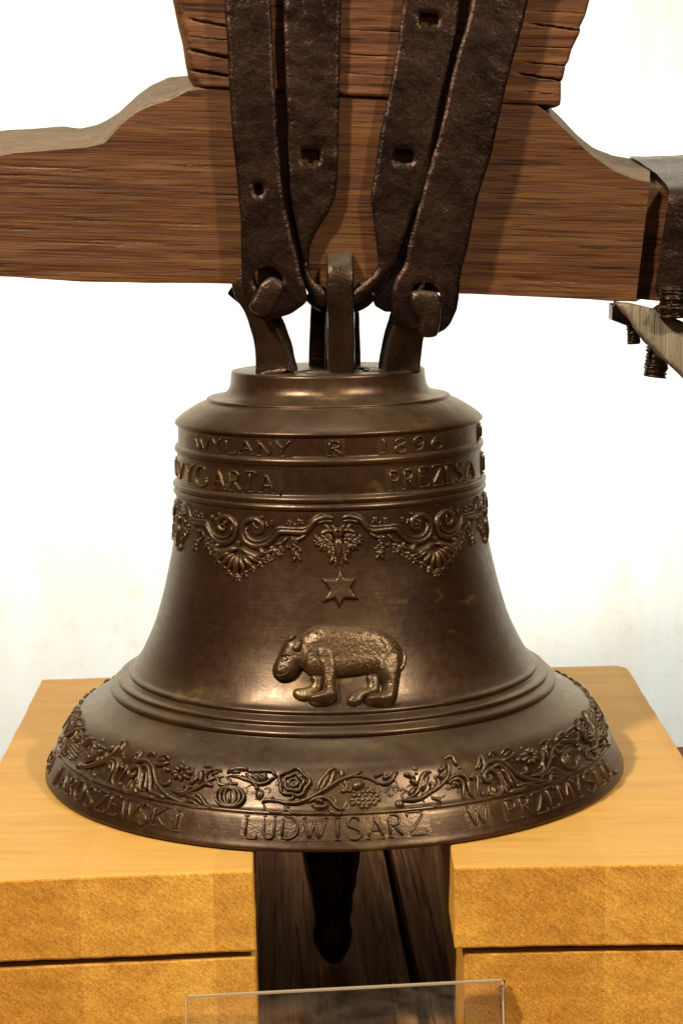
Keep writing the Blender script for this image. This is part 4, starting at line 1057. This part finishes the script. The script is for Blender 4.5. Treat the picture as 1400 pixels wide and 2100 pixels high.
# profile over the top then down the front: left border and right border
Lb = [at(1291,322,.10), at(1300,326,.07), at(1322,340,.03), at(1345,356,-.02), at(1362,374,-.06), at(1370,386,-.082), at(1369,400,-.090), at(1366,430,-.091), at(1358,480,-.091), at(1350,540,-.091), at(1343,580,-.091), at(1352,600,-.091)]
Rb = []
for i, p in enumerate(Lb): Rb.append(p+Vector((.16, 0, [.004,.004,.004,.0,-.0,.0,0,0,0,0,0,0][i])))
Ls, Rs = sm(Lb, 3), sm(Rb, 3)
grid = [[l.lerp(r_, t) for t in np.linspace(0, 1, 18)] for l, r_ in zip(Ls, Rs)]
sheet('cap_sheet', grid, .006, IRON, cap, (0, .3, -1))
def bolt(name, base, axis, length, rr, parent, turns=9, mat=IRON, head_=None):
    V = []; Fc = []; seg = 24; ax = Vector(axis).normalized(); s = ax.orthogonal().normalized(); u = ax.cross(s); nL = turns*8
    for i in range(nL+1):
        for j in range(seg):
            t = 2*math.pi*j/seg; ph = (i/8+j/seg) % 1; r2 = rr*(1-.06*abs(2*ph-1)-.16*noise.noise(Vector((i*.22, math.cos(t)*1.5, math.sin(t)*1.5))))
            V.append(base+ax*(length*i/nL)+(s*math.cos(t)+u*math.sin(t))*r2)
    for i in range(nL):
        for j in range(seg):
            a = i*seg+j; b = i*seg+(j+1) % seg; Fc.append((a, b, b+seg, a+seg))
    Fc.append(tuple(range(seg))[::-1]); Fc.append(tuple(nL*seg+j for j in range(seg)))
    return mesh_obj(name, V, Fc, mat, parent)
sb = thing('stay_bracket', 'grey weathered wooden stay bolted under the right end of the headstock', 'bracket')
hull_prism('stay', [(1262,621),(1292,623),(1345,634),(1400,660),(1500,715),(1500,860),(1400,772),(1360,735),(1330,705),(1309,682),(1294,660)], -.090, -.055, OAKEND, sb, .004, .0012)
hull_prism('nut', [(1255,623),(1285,624),(1294,640),(1296,672),(1254,657)], -.072, -.045, IRON, sb, .002, .0005)
bolt('bolt', at(1297,668,-.060), (0.05,0,-1), .018, .0065, sb, 7)
bolt('bolt', at(1349,712,-.040), (-.12,0,-1), .030, .0118, sb, 9)
bolt('bolt', at(1378,588,-.098), (.02,0,-1), .030, .0135, cap, 8)
hull_prism('bolt_plate', [(1345,634),(1356,626),(1405,630),(1460,640),(1460,654),(1400,652)], -.110, -.085, IRON, cap, .0015, .0004)

# ------------------------------------------------------------------ acrylic sign holder in front
EDGE = new_mat('edge_glint')[0]; _b = EDGE.node_tree.nodes['Principled BSDF']; _b.inputs['Base Color'].default_value = (.50,.40,.27,1); _b.inputs['Roughness'].default_value = .3; _b.inputs['Transmission Weight'].default_value = .3  # pale colour stands in for light glowing in the acrylic edges
sg = thing('acrylic_holder', 'clear acrylic sign holder standing in front of the gap between the blocks', 'sign holder')
def panel(name, a, b, c, d, th):
    n = (b-a).cross(d-a).normalized()*th
    bm = bmesh.new(); f_ = [bm.verts.new(p) for p in (a, b, c, d)]; g_ = [bm.verts.new(p+n) for p in (a, b, c, d)]
    bm.faces.new(f_); bm.faces.new(g_[::-1])
    for i in range(4): bm.faces.new((f_[i], g_[i], g_[(i+1) % 4], f_[(i+1) % 4]))
    bmesh.ops.recalc_face_normals(bm, faces=bm.faces)
    bmesh.ops.bevel(bm, geom=bm.edges[:], offset=.0004, segments=1, affect='EDGES')
    return from_bm(name, bm, ACRYL, sg)
a = at(383,2047,-.36); b = at(1028,2013,-.345)
dn = Vector((0, -.035, -.13))
panel('front_panel', a, b, b+dn, a+dn, .0025)
def edge(p, q, w_, name='glint_strip'):
    return prism(name, [p, p.lerp(q, .5), q], (w_, w_, (0, 1, 0)), EDGE, sg, bev=.0002)
edge(a+Vector((0,.0012,.0008)), b+Vector((0,.0012,.0008)), .0011); edge(b+Vector((.0008,.0012,0)), b+dn+Vector((.0008,.0012,0)), .0008); edge(a+Vector((-.0008,.0012,0)), a+dn+Vector((-.0008,.0012,0)), .0006)
off = Vector((.004, .006, -.001)); dn2 = Vector((.012, .05, -.125))
panel('rear_panel', a+off+Vector((.27,0,0)), b+off, b+off+dn2, a+off+dn2+Vector((.27,0,0)), .0025)
